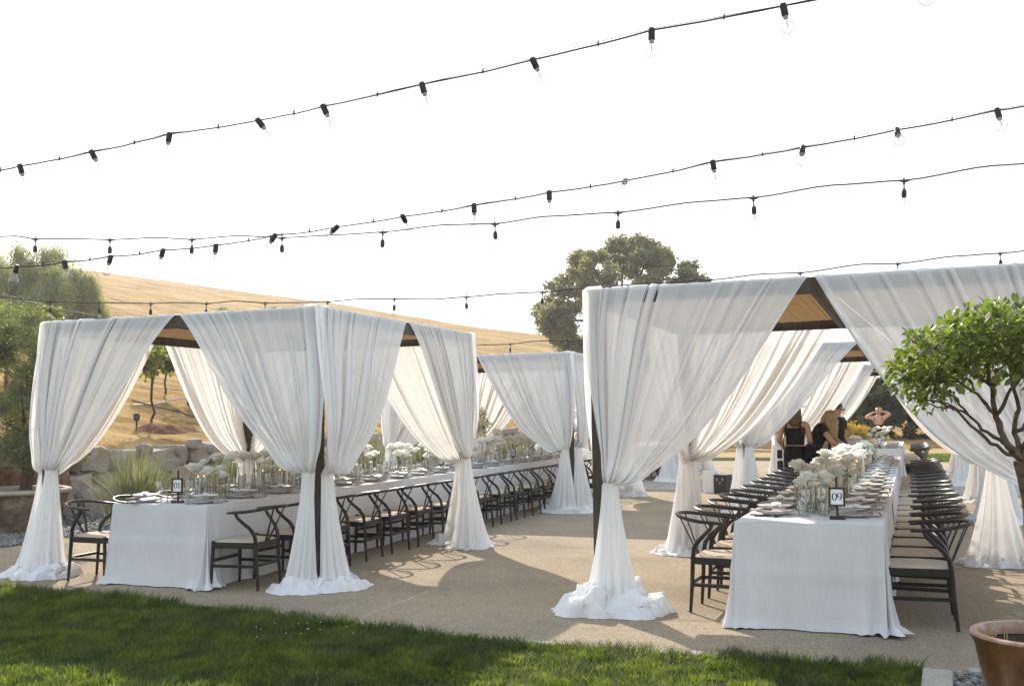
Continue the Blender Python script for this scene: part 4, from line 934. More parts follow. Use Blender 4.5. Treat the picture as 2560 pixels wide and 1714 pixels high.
# ------------------------------------------------------------------ wishbone chairs
def chair_proto():
    t = thing("chair", "x", "chair")
    c = M["chair"]
    for s in (-1, 1):
        obj("leg", MB().tube([(.225, .235*s, 0), (.218, .228*s, .2), (.21, .222*s, .44)], [.0125, .0165, .0175], 8).mesh("leg", c, True), t)
        pts = [(-.245, .195*s, 0), (-.228, .192*s, .22), (-.218, .19*s, .42), (-.205, .197*s, .50), (-.165, .213*s, .56), (-.105, .238*s, .615), (-.06, .252*s, .66), (-.04, .257*s, .705)]
        obj("leg", MB().tube(pts, [.0125, .0165, .0185, .0185, .018, .0165, .0155, .0145], 8).mesh("leg", c, True), t)
    arc = []
    for i in range(25):
        a = -pi*.5+pi*i/24; arc.append((-.10-.275*cos(a)**.9 if cos(a) > 1e-6 else -.10, .268*sin(a), .712+.040*max(0, cos(a))**1.3))
    rail = [(.045, -.250, .700), (-.03, -.263, .706)]+arc+[(-.03, .263, .706), (.045, .250, .700)]
    obj("top_rail", MB().tube(rail, [.013, .0165]+[.0175]*25+[.0165, .013], 10, .82).mesh("top_rail", c, True), t)
    for s in (-1, 1):
        m = MB(); a = Vector((-.215, .018*s, .425)); b = Vector((-.345, .098*s, .742)); q = [a.lerp(b, i/5) for i in range(6)]
        m.tube(q, [.017, .016, .014, .013, .0125, .013], 6, .42, up=Vector((1, 0, .4))); obj("splat", m.mesh("splat", c, True), t)
    ap = [((.215, 0, .405), (.022, .43, .055)), ((-.217, 0, .405), (.022, .36, .055))]
    for cc, d in ap: obj("apron", MB().box(cc, d).mesh("apron", c, bevel=.003), t)
    for s in (-1, 1):
        a = math.atan2(.032, .43)
        obj("apron", MB().box((0, 0, 0), (.42, .022, .055)).mesh("apron", c, bevel=.003), t, (0, .207*s, .403), a*s)
        obj("stretcher", MB().box((0, 0, 0), (.435, .016, .028)).mesh("stretcher", c, bevel=.003), t, (-.004, .211*s, .215), a*s)
    obj("stretcher", MB().box((.22, 0, .262), (.016, .445, .028)).mesh("stretcher", c, bevel=.003), t)
    obj("stretcher", MB().box((-.231, 0, .225), (.016, .375, .028)).mesh("stretcher", c, bevel=.003), t)
    G = 17; xx, yy = np.meshgrid(np.linspace(-1, 1, G), np.linspace(-1, 1, G)); ax = np.abs(xx); ay = np.abs(yy)
    h = .447-.014*(1-np.maximum(ax, ay)**2)-.006*np.exp(-((ax-ay)/.06)**2)+.006*(1-np.minimum(ax, ay))
    edge = np.maximum(ax, ay) > .99; h = np.where(edge, .418, h)
    half = .232+(.198-.232)*(1-xx)/2; X = xx*.222+np.where(np.abs(xx) > .99, .006*np.sign(xx), 0); Y = yy*half
    V = np.stack([X, Y, h], -1).reshape(-1, 3)
    obj("seat", mesh_np("seat", V, grid_faces(G, G), M["cord"], True), t)
    return t
CH = chair_proto(); used = [False]; CHG = "black wishbone chairs along the tables"
def chair(x, y, rz, label):
    global CH
    rz += random.uniform(-.075, .075); y += random.uniform(-.03, .03); x += random.uniform(-.012, .012)
    if not used[0]:
        used[0] = True; CH.location = (x, y, 0); CH.rotation_euler = (0, 0, rz); CH["label"] = label; CH["group"] = CHG; return CH
    return dup(CH, (x, y, 0), rz, label, CHG)
YC = [7.83+.645*k for k in range(18)]; YCR = [8.10+.655*k for k in range(17)]
for k, y in enumerate(YC): chair(-5.825, y, pi, f"black wishbone chair on the aisle side of the left row, {ordn(k)} from the grass")
for k, y in enumerate(YC[:14]): chair(-7.51, y-.05, 0, f"black wishbone chair on the hill side of the left row, {ordn(k)} from the grass")
for k, y in enumerate(YCR[:14]): chair(-1.42, y, 0, f"black wishbone chair on the aisle side of the right row, {ordn(k)} from the grass")
for k, y in enumerate(YCR): chair(.0, y-.06, pi, f"black wishbone chair on the rose tree side of the right row, {ordn(k)} from the grass")
for k in range(8): chair(-.02, 23.8+.66*k, pi, f"black wishbone chair across the path beneath the dark oak, {ordn(k)} from the path")
for k in range(7): chair(-1.42, 23.8+.66*k, 0, f"black wishbone chair near the yellow shrubs at the far table, {ordn(k)} from the path")
for k in range(6): chair(-5.95, 23.9+.66*k, pi, f"black wishbone chair at the far left table across the path, {ordn(k)} from the path")

# ------------------------------------------------------------------ place settings and table top things
def proto(name, cat, parts):
    t = thing(name, "x", cat)
    for p in parts:
        o = obj(p[0], p[1], t)
        if len(p) > 2:
            for q in p[2]: obj(q[0], q[1], o)
    return t
firsts = {}
def put(p, loc, rz, label, group, scale=None):
    if p.name not in firsts:
        firsts[p.name] = 1; p.location = loc; p.rotation_euler = (0, 0, rz); p["label"] = label; p["group"] = group
        if scale: p.scale = (scale,)*3
        return p
    return dup(p, loc, rz, label, group, scale)
LA = lambda prof, n, m, name, **k: MB().lathe(prof, n, **k).mesh(name, m, True, angle=60)
charger = proto("charger_plate", "plate", [("body", LA([(.0, .004), (.085, .004), (.10, .010), (.143, .026), (.148, .030), (.146, .033), (.10, .017), (.085, .011), (.0, .011)], 28, M["porcelain"], "body", cap0=False, cap1=False)),
     ("rim", LA([(.1475, .0295), (.1492, .0305), (.1485, .0335), (.147, .033)], 28, M["rim"], "rim", cap0=False, cap1=False))])
dinner = proto("dinner_plate", "plate", [("body", LA([(.0, .0), (.08, .0), (.092, .005), (.128, .018), (.134, .022), (.132, .025), (.09, .012), (.078, .007), (.0, .007)], 28, M["porcelain"], "body", cap0=False, cap1=False)),
     ("rim", LA([(.1335, .0215), (.1352, .0225), (.1345, .0253), (.133, .0248)], 28, M["rim"], "rim", cap0=False, cap1=False))])
def napk():
    # folded cloth laid over the charger, one end falling over its edge towards the guest
    n = 18; m = []; 
    for i in range(n):
        t = i/(n-1); x = -.10-.135*t if t < 1 else -.235; 
        x = -.02-.16*min(t/.7, 1)-.014*max(0, (t-.7)/.3); z = .034+.004*sin(t*7) if t < .7 else .036-.030*((t-.7)/.3)**1.2
        m.append((x, z))
    ys = np.linspace(-.062, .062, 9); V = []; 
    for s in (0, .005):
        for x, z in m:
            for y in ys: V.append((x, y*(1+.12*(-x-.02)/.16), z+s+.002*sin(y*90+x*30)))
    V = np.array(V); a = grid_faces(9, n); b = a+9*n
    side = []
    for i in range(n-1):
        for j in (0, 8): side.append((i*9+j, (i+1)*9+j, 9*n+(i+1)*9+j, 9*n+i*9+j))
    for j in range(8): side.append(((n-1)*9+j, (n-1)*9+j+1, 9*n+(n-1)*9+j+1, 9*n+(n-1)*9+j))
    return mesh_np("napkin", V, np.concatenate([a[:, ::-1], b, np.array(side)]), M["napkin"], True)
napkin = tag(obj("napkin", napk()), "x", "napkin")
def petals(n_ring, r0, seed, h=.05, m=None):
    """an open rose: rings of cupped petals"""
    rg = np.random.default_rng(seed); V = []; Fs = []; o = 0
    for ring, (cnt, rad, tilt, hh) in enumerate(n_ring):
        for k in range(cnt):
            a = 2*pi*(k+.5*(ring % 2)+rg.uniform(-.12, .12))/cnt; W_ = 2*pi*rad/cnt*1.25+.012; G = 5; H_ = 5
            for i in range(H_):
                t = i/(H_-1)
                for j in range(G):
                    q = (j/(G-1)-.5)*2; rr = rad*(.35+.65*sin(min(1, t*1.05)*pi/2))+tilt*t*t*.9+.004*rg.uniform(-1, 1)
                    aa = a+q*W_*.5*(.45+.55*sin(pi*min(t, .92)*.62+.25))/max(rad, .012)*.9; aa = a+max(-1.1, min(1.1, aa-a))
                    rr2 = rr-.10*rad*q*q*(1-t*.6); z = hh*t-.012*q*q*t+(.0 if t < .9 else -.010*(tilt > .01))+.003*rg.uniform(-1, 1)
                    V.append((rr2*cos(aa), rr2*sin(aa), z))
            Fs += [(o+i*G+j, o+i*G+j+1, o+(i+1)*G+j+1, o+(i+1)*G+j) for i in range(H_-1) for j in range(G-1)]; o += G*H_
    return mesh_np("bloom", np.array(V), np.array(Fs), m or M["petal"], True)
BL = [petals([(6, .030, .026, .050), (5, .026, .014, .056), (5, .020, .006, .058), (4, .014, .002, .056), (3, .008, 0, .054)], 1, s) for s in (1, 2, 3)]
BUDS = [petals([(5, .020, .010, .030), (4, .014, .003, .034), (3, .008, 0, .033)], 1, s) for s in (4, 5)]
LEAFV, LEAFF = leaves_at(np.array([(0, 0, 0.0)]), np.array([(1., 0, -.3)]), .05, np.random.default_rng(2), .5, .2)
def rose(h, lean, bloom, seed, big=1.0):
    """origin at the stem's foot"""
    rg = random.Random(seed); t = thing("rose", "x", "rose")
    top = Vector((lean[0], lean[1], h)); pts = limb_pts((0, 0, .006), top, 6, .05, rg)
    obj("stem", MB().tube(pts, .0026, 5).mesh("stem", M["stem"], True), t)
    b = obj("bloom", BL[bloom], t, top-Vector((0, 0, .012)), rg.uniform(0, 6)); b.rotation_euler[0] = rg.uniform(-.35, .35); b.rotation_euler[1] = rg.uniform(-.35, .35); b.scale = (big*rg.uniform(.95, 1.2),)*3
    obj("sepals", MB().lathe([(.003, -.016), (.012, -.010), (.018, .004), (.010, .002)], 7, tuple(top)).mesh("sepals", M["stem"], True), t)
    V = []; Fs = []
    for k in range(3):
        q = pts[3+k % 3]; a = rg.uniform(0, 6); A = np.array(q); d = np.array((cos(a), sin(a), .3)); v, f = leaves_at(A[None], d[None], .04, np.random.default_rng(seed+k), .55, .1)
        Fs += (f+len(V)).tolist(); V += v.tolist()
    if seed % 3 == 0: obj("leaf", mesh_np("leaf", np.array(V), np.array(Fs), M["stem"]), t)
    return t
bud = proto("rosebud", "rosebud", [("bloom", BUDS[0]), ("sepals", LA([(.002, -.006), (.014, .0), (.018, .008), (.012, .004)], 7, M["stem"], "sepals"))])
wine = proto("wine_glass", "wine glass", [("bowl", LA([(.004, .088), (.022, .097), (.036, .118), (.040, .145), (.037, .178), (.032, .205), (.0308, .205), (.0357, .178), (.0385, .145), (.0345, .119), (.021, .099), (.001, .091)], 18, M["glass"], "bowl", cap0=False, cap1=False)),
     ("stem", LA([(.0045, .006), (.0034, .03), (.0034, .075), (.005, .090)], 8, M["glass"], "stem")), ("foot", LA([(.0, .0), (.034, .0), (.034, .002), (.006, .006), (.0, .007)], 18, M["glass"], "foot", cap0=False, cap1=False))])
tumbler = proto("tumbler", "glass", [("body", LA([(.0, .0), (.033, .0), (.035, .004), (.037, .095), (.0355, .095), (.0335, .012), (.0, .010)], 18, M["glass"], "body", cap0=False, cap1=False))])
budv = [proto("bud_vase", "vase", [("body", LA([(.0, 0), (r, 0), (r+.001, .004), (r*.92, h*.5), (r, h), (r-.002, h), (r*.92-.002, h*.5), (r-.003, .010), (.0, .009)], 16, M["glass"], "body", cap0=False, cap1=False)),
     ("water", LA([(r*.86, .011), (r*.86, h*.42), (.0, h*.42)], 12, glass_mat("water", (.93, .96, .93), .5), "water", cap0=True, cap1=False))]) for r, h in ((.022, .16), (.026, .21), (.03, .19))]
FLM = bpy.data.materials.new("candle flame"); FLM.use_nodes = True
_b = FLM.node_tree.nodes["Principled BSDF"]; _b.inputs["Base Color"].default_value = (1, .5, .15, 1); _b.inputs["Emission Color"].default_value = (1, .42, .10, 1); _b.inputs["Emission Strength"].default_value = 3
def candle(r, h, cr, chh):
    t = proto("candle_holder", "candle", [("glass_cylinder", LA([(.0, 0), (r, 0), (r, h), (r-.0025, h), (r-.0025, .006), (.0, .006)], 20, M["glass"], "glass_cylinder", cap0=False, cap1=False)),
        ("candle", LA([(cr, .007), (cr, chh), (cr*.8, chh+.002), (.0, chh-.004)], 16, M["ivory"], "candle", cap1=False)),
        ("flame", LA([(.0006, chh), (.003, chh+.006), (.0025, chh+.012), (.0003, chh+.02)], 8, FLM if r < .04 else M["ink"], "flame" if r < .04 else "wick"))])
    return t
CAN = [candle(.042, .26, .036, .155), candle(.042, .20, .036, .095), candle(.045, .15, .040, .075), candle(.036, .30, .031, .21)]
fork = proto("fork", "fork", [("handle", MB().tube([(-.095, 0, .003), (-.02, 0, .005), (.045, 0, .004)], [.004, .003, .0035], 6, .5).mesh("handle", M["steel"], True)), ("tines", MB().box((.058, 0, .004), (.022, .018, .003)).box((.085, -.0065, .005), (.036, .003, .002)).box((.085, 0, .005), (.036, .003, .002)).box((.085, .0065, .005), (.036, .003, .002)).mesh("tines", M["steel"]))])
knife = proto("knife", "knife", [("handle", MB().tube([(-.11, 0, .004), (-.0, 0, .004)], .0045, 6).mesh("handle", M["steel"], True)), ("blade", MB().box((.055, .002, .004), (.11, .016, .0018)).mesh("blade", M["steel"]))])
spoon = proto("spoon", "spoon", [("handle", MB().tube([(-.1, 0, .003), (.03, 0, .005)], .0032, 6).mesh("handle", M["steel"], True)), ("spoon_bowl", MB().sphere((.055, 0, .007), .02, 10, 6, (1.4, .95, .3)).mesh("spoon_bowl", M["steel"], True))])
ZT_ = .763
def where(side, y):
    Y_ = YT if side == "L" else YR; names = LN if side == "L" else RN
    k = max(0, min(3, sum(y > q for q in Y_[1:4]))); return k, names[k]
def setting(side, x0, dx, y, seat, cutlery):
    """one cover; dx = +1 when the guest sits on the +x side"""
    rz = 0 if dx < 0 else pi; x = x0
    jx, jy = random.uniform(-.012, .012), random.uniform(-.015, .015); x += jx; y += jy
    who = seat
    put(charger, (x, y, ZT_), random.uniform(0, 6), f"dark rimmed charger plate at {who}", "charger plates")
    n = put(napkin, (x, y, ZT_), rz+random.uniform(-.15, .15), f"taupe napkin folded at {who}", "napkins")
    put(dinner, (x+random.uniform(-.006, .006), y, ZT_+.049), random.uniform(0, 6), f"dinner plate topping the stack at {who}", "dinner plates")
    put(bud, (x+random.uniform(-.03, .03), y+random.uniform(-.03, .03), ZT_+.059), random.uniform(0, 6), f"small rosebud on the plate at {who}", "rosebuds on the plates", random.uniform(1.0, 1.3))
    if cutlery:
        put(knife, (x+.02*dx, y+.185*dx, ZT_), rz+random.uniform(-.05, .05), f"black knife laid at {who}", "black knives")
        put(spoon, (x+.02*dx, y+.212*dx, ZT_), rz+random.uniform(-.05, .05), f"black spoon laid at {who}", "black spoons")
        put(fork, (x+.02*dx, y-.185*dx, ZT_), rz+random.uniform(-.05, .05), f"black fork laid at {who}", "black forks")
    gx = x-.245*dx
    put(wine, (gx, y+.10*dx+random.uniform(-.02, .02), ZT_), 0, f"clear wine glass serving {who}", "wine glasses")
    put(tumbler, (gx+.03*dx, y+.01+random.uniform(-.02, .02), ZT_), 0, f"clear water tumbler serving {who}", "water tumblers")
for k, y in enumerate(YC[:17]):
    setting("L", TL[1]-.235, 1, y, f"the {ordn(k)} aisle seat of the left row", k < 8)
for k, y in enumerate(YC[:12]):
    setting("L", TL[0]+.235, -1, y-.05, f"the {ordn(k)} hill side seat of the left row", k < 2)
for k, y in enumerate(YCR[:16]):
    setting("R", TR[1]-.215, 1, y, f"the {ordn(k)} rose tree seat of the right row", k < 5)
    setting("R", TR[0]+.215, -1, y+.0, f"the {ordn(k)} aisle seat of the right row", k < 5)
cntr = {}
def nth(key):
    cntr[key] = cntr.get(key, -1)+1; return ordn(cntr[key])
def centre(side, xc, y0, y1, step, roses):
    y = y0; i = 0
    while y < y1:
        k, nm = where(side, y); rr = random.Random(int(y*1000)+(5 if side == "L" else 0))
        for c in range(2):
            x = xc+rr.uniform(-.16, .16); yy = y+rr.uniform(0, step)
            q = nth((side, k, "candle")); put(CAN[rr.randrange(4)], (x, yy, ZT_), 0, f"candle in a glass cylinder on {nm}, {q} from the grass", "candle cylinders")
        for c in range(roses):
            x = xc+rr.uniform(-.20, .20); yy = y+rr.uniform(0, step); b = rr.randrange(3)
            q = nth((side, k, "vase")); put(budv[b], (x, yy, ZT_), 0, f"slim bud vase on {nm}, {q} from the grass", "bud vases")
            h = rr.choice((.22, .26, .29, .33, .38) if side == "L" else (.21, .24, .27, .30, .33)); lean = (rr.uniform(-.05, .05), rr.uniform(-.05, .05))
            RS = ROS if side == "L" else ROSR
            if len(RS) < 12: r = rose(h, lean, rr.randrange(3), 50+len(RS)+(20 if side == "R" else 0), 1.27 if side == "L" else 1.3); RS.append((r, h))
            else: r = RS[rr.randrange(12)][0]
            put(r, (x, yy, ZT_), rr.uniform(0, 6), f"open white rose in the {q} bud vase of {nm}", "white roses in bud vases")
        y += step; i += 1
ROS = []; ROSR = []
centre("L", (TL[0]+TL[1])/2, 8.0, 18.6, .40, 5)
centre("R", (TR[0]+TR[1])/2-.02, 8.15, 18.3, .40, 5)
# hydrangeas at the far end of the left row
def hydrangea(loc, r, seed, label):
    rg = np.random.default_rng(seed); C = rg.normal(0, 1, (60, 3)); C /= np.linalg.norm(C, axis=1, keepdims=True)
    V, Fs = leaf_cloud(C*r*.72, np.full((60, 3), r*.30), 620, r*.33, seed, .5, .9, 0, .1)
    t = thing("hydrangea", label, "hydrangea", loc, 0, "hydrangea heads at the end of the left row")
    obj("bloom", mesh_np("bloom", V, Fs, M["hydra"]), t); obj("stem", MB().tube([(0, 0, -min(loc[2]-.77, .38)), (0, 0, 0)], .004, 5).mesh("stem", M["stem"], True), t)
for k, (x, y, z, r) in enumerate(((-6.95, 16.6, 1.26, .085), (-6.7, 16.9, 1.12, .08), (-6.5, 17.3, 1.22, .10), (-6.75, 17.6, 1.36, .13), (-6.4, 17.9, 1.16, .09), (-6.6, 18.2, 1.22, .10), (-6.35, 18.5, 1.12, .09), (-6.55, 18.8, 1.18, .09), (-6.9, 17.9, 1.2, .10), (-6.2, 19.0, 1.16, .08))):
    hydrangea((x, y, z), r, 300+k, f"round pale hydrangea head near the end of table four, {ordn(k)} from the sign")
wb = thing("notice_board", "blank white board standing behind the hydrangeas beyond table four", "board", (-8.35, 18.6, 0), .15)
obj("panel", MB().box((0, 0, .92), (.62, .02, .80)).mesh("panel", M["white"], bevel=.003), wb)
for s in (-1, 1): obj("leg", MB().tube([(.24*s, .03, 0), (.2*s, .02, 1.3)], .016, 6).mesh("leg", M["frame"], True), wb)
rg = np.random.default_rng(77)
fl = thing("flower_arrangement", "big cloud of pale hydrangeas topping the white board beyond table four", "flowers", (-8.35, 18.55, 1.42))
C = np.stack([rg.uniform(-.42, .42, 34), rg.uniform(-.12, .12, 34), rg.uniform(-.12, .34, 34)], 1); C[:, 2] -= np.abs(C[:, 0])*.35
for c in range(34):
    V, Fs = leaf_cloud(C[c:c+1], np.full((1, 3), .085), 130, .035, 500+c, .6, .9, 0, .1); obj("hydrangea_head", mesh_np("hydrangea_head", V, Fs, M["hydra"]), fl)
V, Fs = leaf_cloud(C, np.full((34, 3), .1), 500, .07, 9, .3, .5); obj("greenery", mesh_np("greenery", V, Fs, M["vine"]), fl)
sf = thing("armchair", "white upholstered armchair at the head of the left table row", "armchair", (-6.55, 19.75, 0), 0)
pts = [(.36*sin(a), .30*cos(a)) for a in np.linspace(-2.0, 2.0, 15)]
m = MB()
for i in range(14):
    (xa, ya), (xb, yb) = pts[i], pts[i+1]; hA = .62+.28*cos((i-6.5)/14*pi)**2
    c = ((xa+xb)/2, (ya+yb)/2, hA/2+.05); m.box(c, (math.hypot(xb-xa, yb-ya)+.03, .12, hA-.1), Matrix.Rotation(math.atan2(yb-ya, xb-xa), 3, 'Z'))
obj("backrest", m.mesh("backrest", M["white"], bevel=.02), sf); obj("seat", MB().box((0, -.05, .36), (.52, .52, .16)).mesh("seat", M["white"], bevel=.04), sf)
for sx in (-1, 1):
    for sy in (-1, 1): obj("leg", MB().tube([(.2*sx, .2*sy-.05, 0), (.2*sx, .2*sy-.05, .29)], .018, 6).mesh("leg", M["frame"], True), sf)

# ------------------------------------------------------------------ numbered table signs
def stroke(m, pts, ws):
    """a flat stroke in the x-z plane with changing width"""
    n = len(pts); V = []
    for i, (x, z) in enumerate(pts):
        a = pts[max(0, i-1)]; b = pts[min(n-1, i+1)]; dx, dz = b[0]-a[0], b[1]-a[1]; l = math.hypot(dx, dz) or 1
        w = ws[i]/2; V += [(x-dz/l*w, 0, z+dx/l*w), (x+dz/l*w, 0, z-dx/l*w)]
    m.add(V, [(2*i, 2*i+1, 2*i+3, 2*i+2) for i in range(n-1)])
def digit(m, ch, ox, s):
    def arc(cx, cz, rx, rz, a0, a1, n=20): return [(ox+s*(cx+rx*cos(radians(a0+(a1-a0)*i/n))), s*(cz+rz*sin(radians(a0+(a1-a0)*i/n)))) for i in range(n+1)]
    thick = lambda P, hi=.15, lo=.05: [s*(lo+(hi-lo)*min(1, abs((P[min(i+1, len(P)-1)][1]-P[max(i-1, 0)][1]))/(math.hypot(P[min(i+1, len(P)-1)][0]-P[max(i-1, 0)][0], P[min(i+1, len(P)-1)][1]-P[max(i-1, 0)][1])+1e-9))**2) for i in range(len(P))]
    if ch == "0": P = arc(0, .5, .25, .46, 0, 360, 36); stroke(m, P, thick(P))
    if ch == "1":
        stroke(m, [(ox+.02*s, 0), (ox+.02*s, .96*s)], [.15*s]*2); stroke(m, [(ox-.17*s, .03*s), (ox+.21*s, .03*s)], [.05*s]*2); stroke(m, [(ox-.17*s, .80*s), (ox+.05*s, .95*s)], [.04*s, .08*s])
    if ch == "9":
        P = arc(0, .66, .24, .30, 0, 360, 30); stroke(m, P, thick(P)); P = arc(-.10, .66, .34, .62, 0, -82, 16); stroke(m, P, thick(P, .13))
    if ch == "3":
        P = arc(-.02, .74, .22, .22, 150, -80, 18); stroke(m, P, thick(P)); P = arc(-.02, .27, .25, .27, 90, -150, 20); stroke(m, P, thick(P))
    if ch == "2":
        P = arc(0, .70, .23, .26, 160, -40, 18)+[(ox-.22*s, .05*s)]; stroke(m, P, thick(P)); stroke(m, [(ox-.24*s, .05*s), (ox+.25*s, .05*s)], [.10*s]*2)
    if ch == "4":
        stroke(m, [(ox+.10*s, 0), (ox+.10*s, .96*s)], [.14*s]*2); stroke(m, [(ox+.10*s, .93*s), (ox-.26*s, .30*s)], [.05*s]*2); stroke(m, [(ox-.28*s, .28*s), (ox+.28*s, .28*s)], [.06*s]*2)
def sign(x, y, num, label, rz=0):
    t = thing("table_sign", label, "table sign", (x, y, ZT_), rz, "numbered table signs"); s = M["signwood"]
    obj("base", MB().box((0, 0, .011), (.115, .05, .020)).mesh("base", s, bevel=.003), t)
    obj("stem", MB().box((0, .008, .165), (.017, .010, .29)).mesh("stem", s, bevel=.002), t)
    f = MB(); W_, H_, b = .118, .142, .014; zc = .165
    f.box((-(W_-b)/2, 0, zc), (b, .016, H_)).box(((W_-b)/2, 0, zc), (b, .016, H_)).box((0, 0, zc+(H_-b)/2), (W_-2*b-.001, .016, b)).box((0, 0, zc-(H_-b)/2), (W_-2*b-.001, .016, b))
    obj("frame", f.mesh("frame", s), t, (0, -.006, 0))
    c = obj("card", MB().box((0, -.005, zc), (W_-2*b, .006, H_-2*b)).mesh("card", M["card"]), t)
    m = MB(); digit(m, num[0], -.017, .058); digit(m, num[1], .019, .058)
    d = obj("number_print", m.mesh("number_print", M["ink"]), c, (0, -.0092, zc-.028))
    return t
sign(-6.60, 7.78, "01", "dark framed table sign reading zero one at the front end of the left row", .12)
sign(-6.63, 10.75, "02", "dark framed table sign reading zero two, half hidden behind the corner curtain", .05)
sign(-6.50, 13.35, "03", "dark framed table sign reading zero three between the roses and the gathered curtain", .1)
sign(-6.55, 16.35, "04", "dark framed table sign reading zero four in front of the hydrangeas", .1)
sign(-.545, 7.86, "09", "dark framed table sign reading zero nine on the front table beside the rose tree", .06)
sign(-.62, 16.4, "10", "small dark framed table sign near the people at the end of the right row", -.35)
sign(-.70, 23.7, "11", "tiny dark framed table sign on the far table across the path", 0)
# settings on the far table across the path
for k in range(6):
    for dx, xx in ((1, TR[1]-.24), (-1, TR[0]+.27)):
        w = f"the {ordn(k)} {'oak' if dx > 0 else 'shrub'} side seat of the far table"
        put(charger, (xx, 23.9+.66*k, ZT_), 0, f"pale charger plate with dark rim at {w}", "charger plates"); put(dinner, (xx, 23.9+.66*k, ZT_+.036), 0, f"pale dinner plate on the stack at {w}", "dinner plates")
        put(wine, (xx-.25*dx, 23.9+.66*k, ZT_), 0, f"clear wine glass serving {w}", "wine glasses")
for k in range(14):
    x, y = -.73+random.uniform(-.18, .18), 24.0+.30*k; 
    put(budv[k % 3], (x, y, ZT_), 0, f"slim clear bud vase on the far table, {ordn(k)} from the path", "bud vases"); put(ROS[k % 12][0], (x, y, ZT_), random.uniform(0, 6), f"open white rose on the far table, {ordn(k)} from the path", "white roses in bud vases")
# ------------------------------------------------------------------ string lights
def lathe_along(prof, n, p, ax, m):
    """lathe profile (r, distance) from p along ax"""
    ax = ax.normalized(); a = Vector((1, 0, 0)) if abs(ax.x) < .8 else Vector((0, 1, 0)); u = (a-ax*a.dot(ax)).normalized(); v = ax.cross(u); V = []
    for r, z in prof:
        for j in range(n): V.append(p+ax*z+u*(r*cos(2*pi*j/n))+v*(r*sin(2*pi*j/n)))
    k = len(prof); m.add(V, [(i*n+j, i*n+(j+1) % n, (i+1)*n+(j+1) % n, (i+1)*n+j) for i in range(k-1) for j in range(n)]+[tuple(range(n-1, -1, -1)), tuple((k-1)*n+j for j in range(n))])
GL = lambda R: [(.010, .0), (.012, .012), (R*.62, .020+R*.25), (R*.93, .020+R*.66), (R, .020+R), (R*.93, .020+R*1.34), (R*.62, .020+R*1.75), (R*.2, .020+R*1.97), (.0005, .020+R*2)]
def globe_string(label, ends, d0, d1, socks, thick, wire_px=3.0, R=.030):
    """a festoon wire with globe bulbs; pixels give where each socket hangs, distances run linearly along the straight line"""
    t = thing("string_light", label, "string lights", (0, 0, 0), 0, "strings of festoon lights")
    xa, ya, xb, yb = ends
    def dep(x): q = (x-xa)/(xb-xa); return 1/((1-q)/d0+q/d1)
    pts = [(xa, ya)]+[(s[0], s[1]) for s in socks]+[(xb, yb)]
    P = []; sw = random.Random(len(socks))
    for i in range(len(pts)-1):
        for k in range(5):
            q = k/5; x = pts[i][0]+(pts[i+1][0]-pts[i][0])*q; y = pts[i][1]+(pts[i+1][1]-pts[i][1])*q+sin(pi*q)*sw.uniform(1.5, 3.5)
            P.append(at(x, y, dep(x)))
    P.append(at(xb, yb, dep(xb))); P = [P[0]+(P[0]-P[5]).normalized()*6+Vector((0, 0, .25))]+P+[P[-1]+(P[-1]-P[-6]).normalized()*6+Vector((0, 0, .4))]; obj("cable", MB().tube(P, thick, 6).mesh("cable", M["cable"], True), t)
    Q = [at(x, y-wire_px*(1+.6*sin(i*1.9)), dep(x)) for i, (x, y) in enumerate(pts)]; obj("support_wire", MB().tube(Q, thick*.35, 4).mesh("support_wire", M["cable"]), t)
    m = MB()
    for i in range(len(pts)-1):
        x = pts[i][0]*.45+pts[i+1][0]*.55; y = pts[i][1]*.45+pts[i+1][1]*.55+1.5; p = at(x, y, dep(x)); m.box(p, (.006, .006, .02)); m.box(p+Vector((.002, 0, .012)), (.003, .003, .018))
    o = obj("cable_ties", m.mesh("cable_ties", M["cable"]), t); o["kind"] = "stuff"
    for s in socks:
        x, y, bx, by = s[:4]; p = at(x, y, dep(x)); away = s[4] if len(s) > 4 else 0
        tip = at(bx, by, dep(x)+away); ax = (tip-p).normalized()
        m = MB(); lathe_along([(.006, -.012), (.0125, -.010), (.0155, .004), (.0150, .022), (.0155, .040), (.0150, .042)], 12, p, ax, m); k = obj("socket", m.mesh("socket", M["black"], True), t)
        m = MB(); lathe_along(GL(R), 16, p+ax*.040, ax, m); g = obj("bulb", m.mesh("bulb", M["bulbglass"], True), k)
        m = MB(); lathe_along([(.011, .0), (.011, .012), (.006, .016)], 10, p+ax*.041, ax, m); obj("screw_cap", m.mesh("screw_cap", M["potrim"], True), k)
        m = MB(); m.tube([p+ax*.062, p+ax*(.062+R*1.0)], .0022, 5); obj("filament", m.mesh("filament", M["brass"], True), k)
    return t
globe_string("nearest globe light string, crossing the top of the sky", (-60, 436, 2450, -88), 5.5, 3.9,
    [(50, 415, 60, 452), (229, 380, 250, 420), (424, 335, 418, 372), (645, 301, 668, 330), (808, 266, 828, 310), (1055, 211, 1068, 258), (1332, 150, 1352, 192), (1629, 76, 1629, 124), (1958, 15, 1968, 62), (2310, -58, 2315, -12)], .0043)
globe_string("second globe light string, sloping through the middle of the sky", (-60, 672, 2640, 250), 6.2, 4.9,
    [(42, 666, 37, 688), (161, 655, 166, 680), (277, 641, 271, 664), (408, 625, 401, 649), (540, 613, 537, 641), (688, 588, 672, 612), (843, 567, 828, 581), (1007, 541, 1014, 554, .04), (1185, 513, 1186, 548), (1373, 481, 1374, 517), (1561, 452, 1562, 456, -.05), (1782, 405, 1788, 442), (2007, 369, 2004, 391, -.03), (2242, 325, 2246, 342, -.04), (2493, 276, 2501, 303, -.02)], .0041)
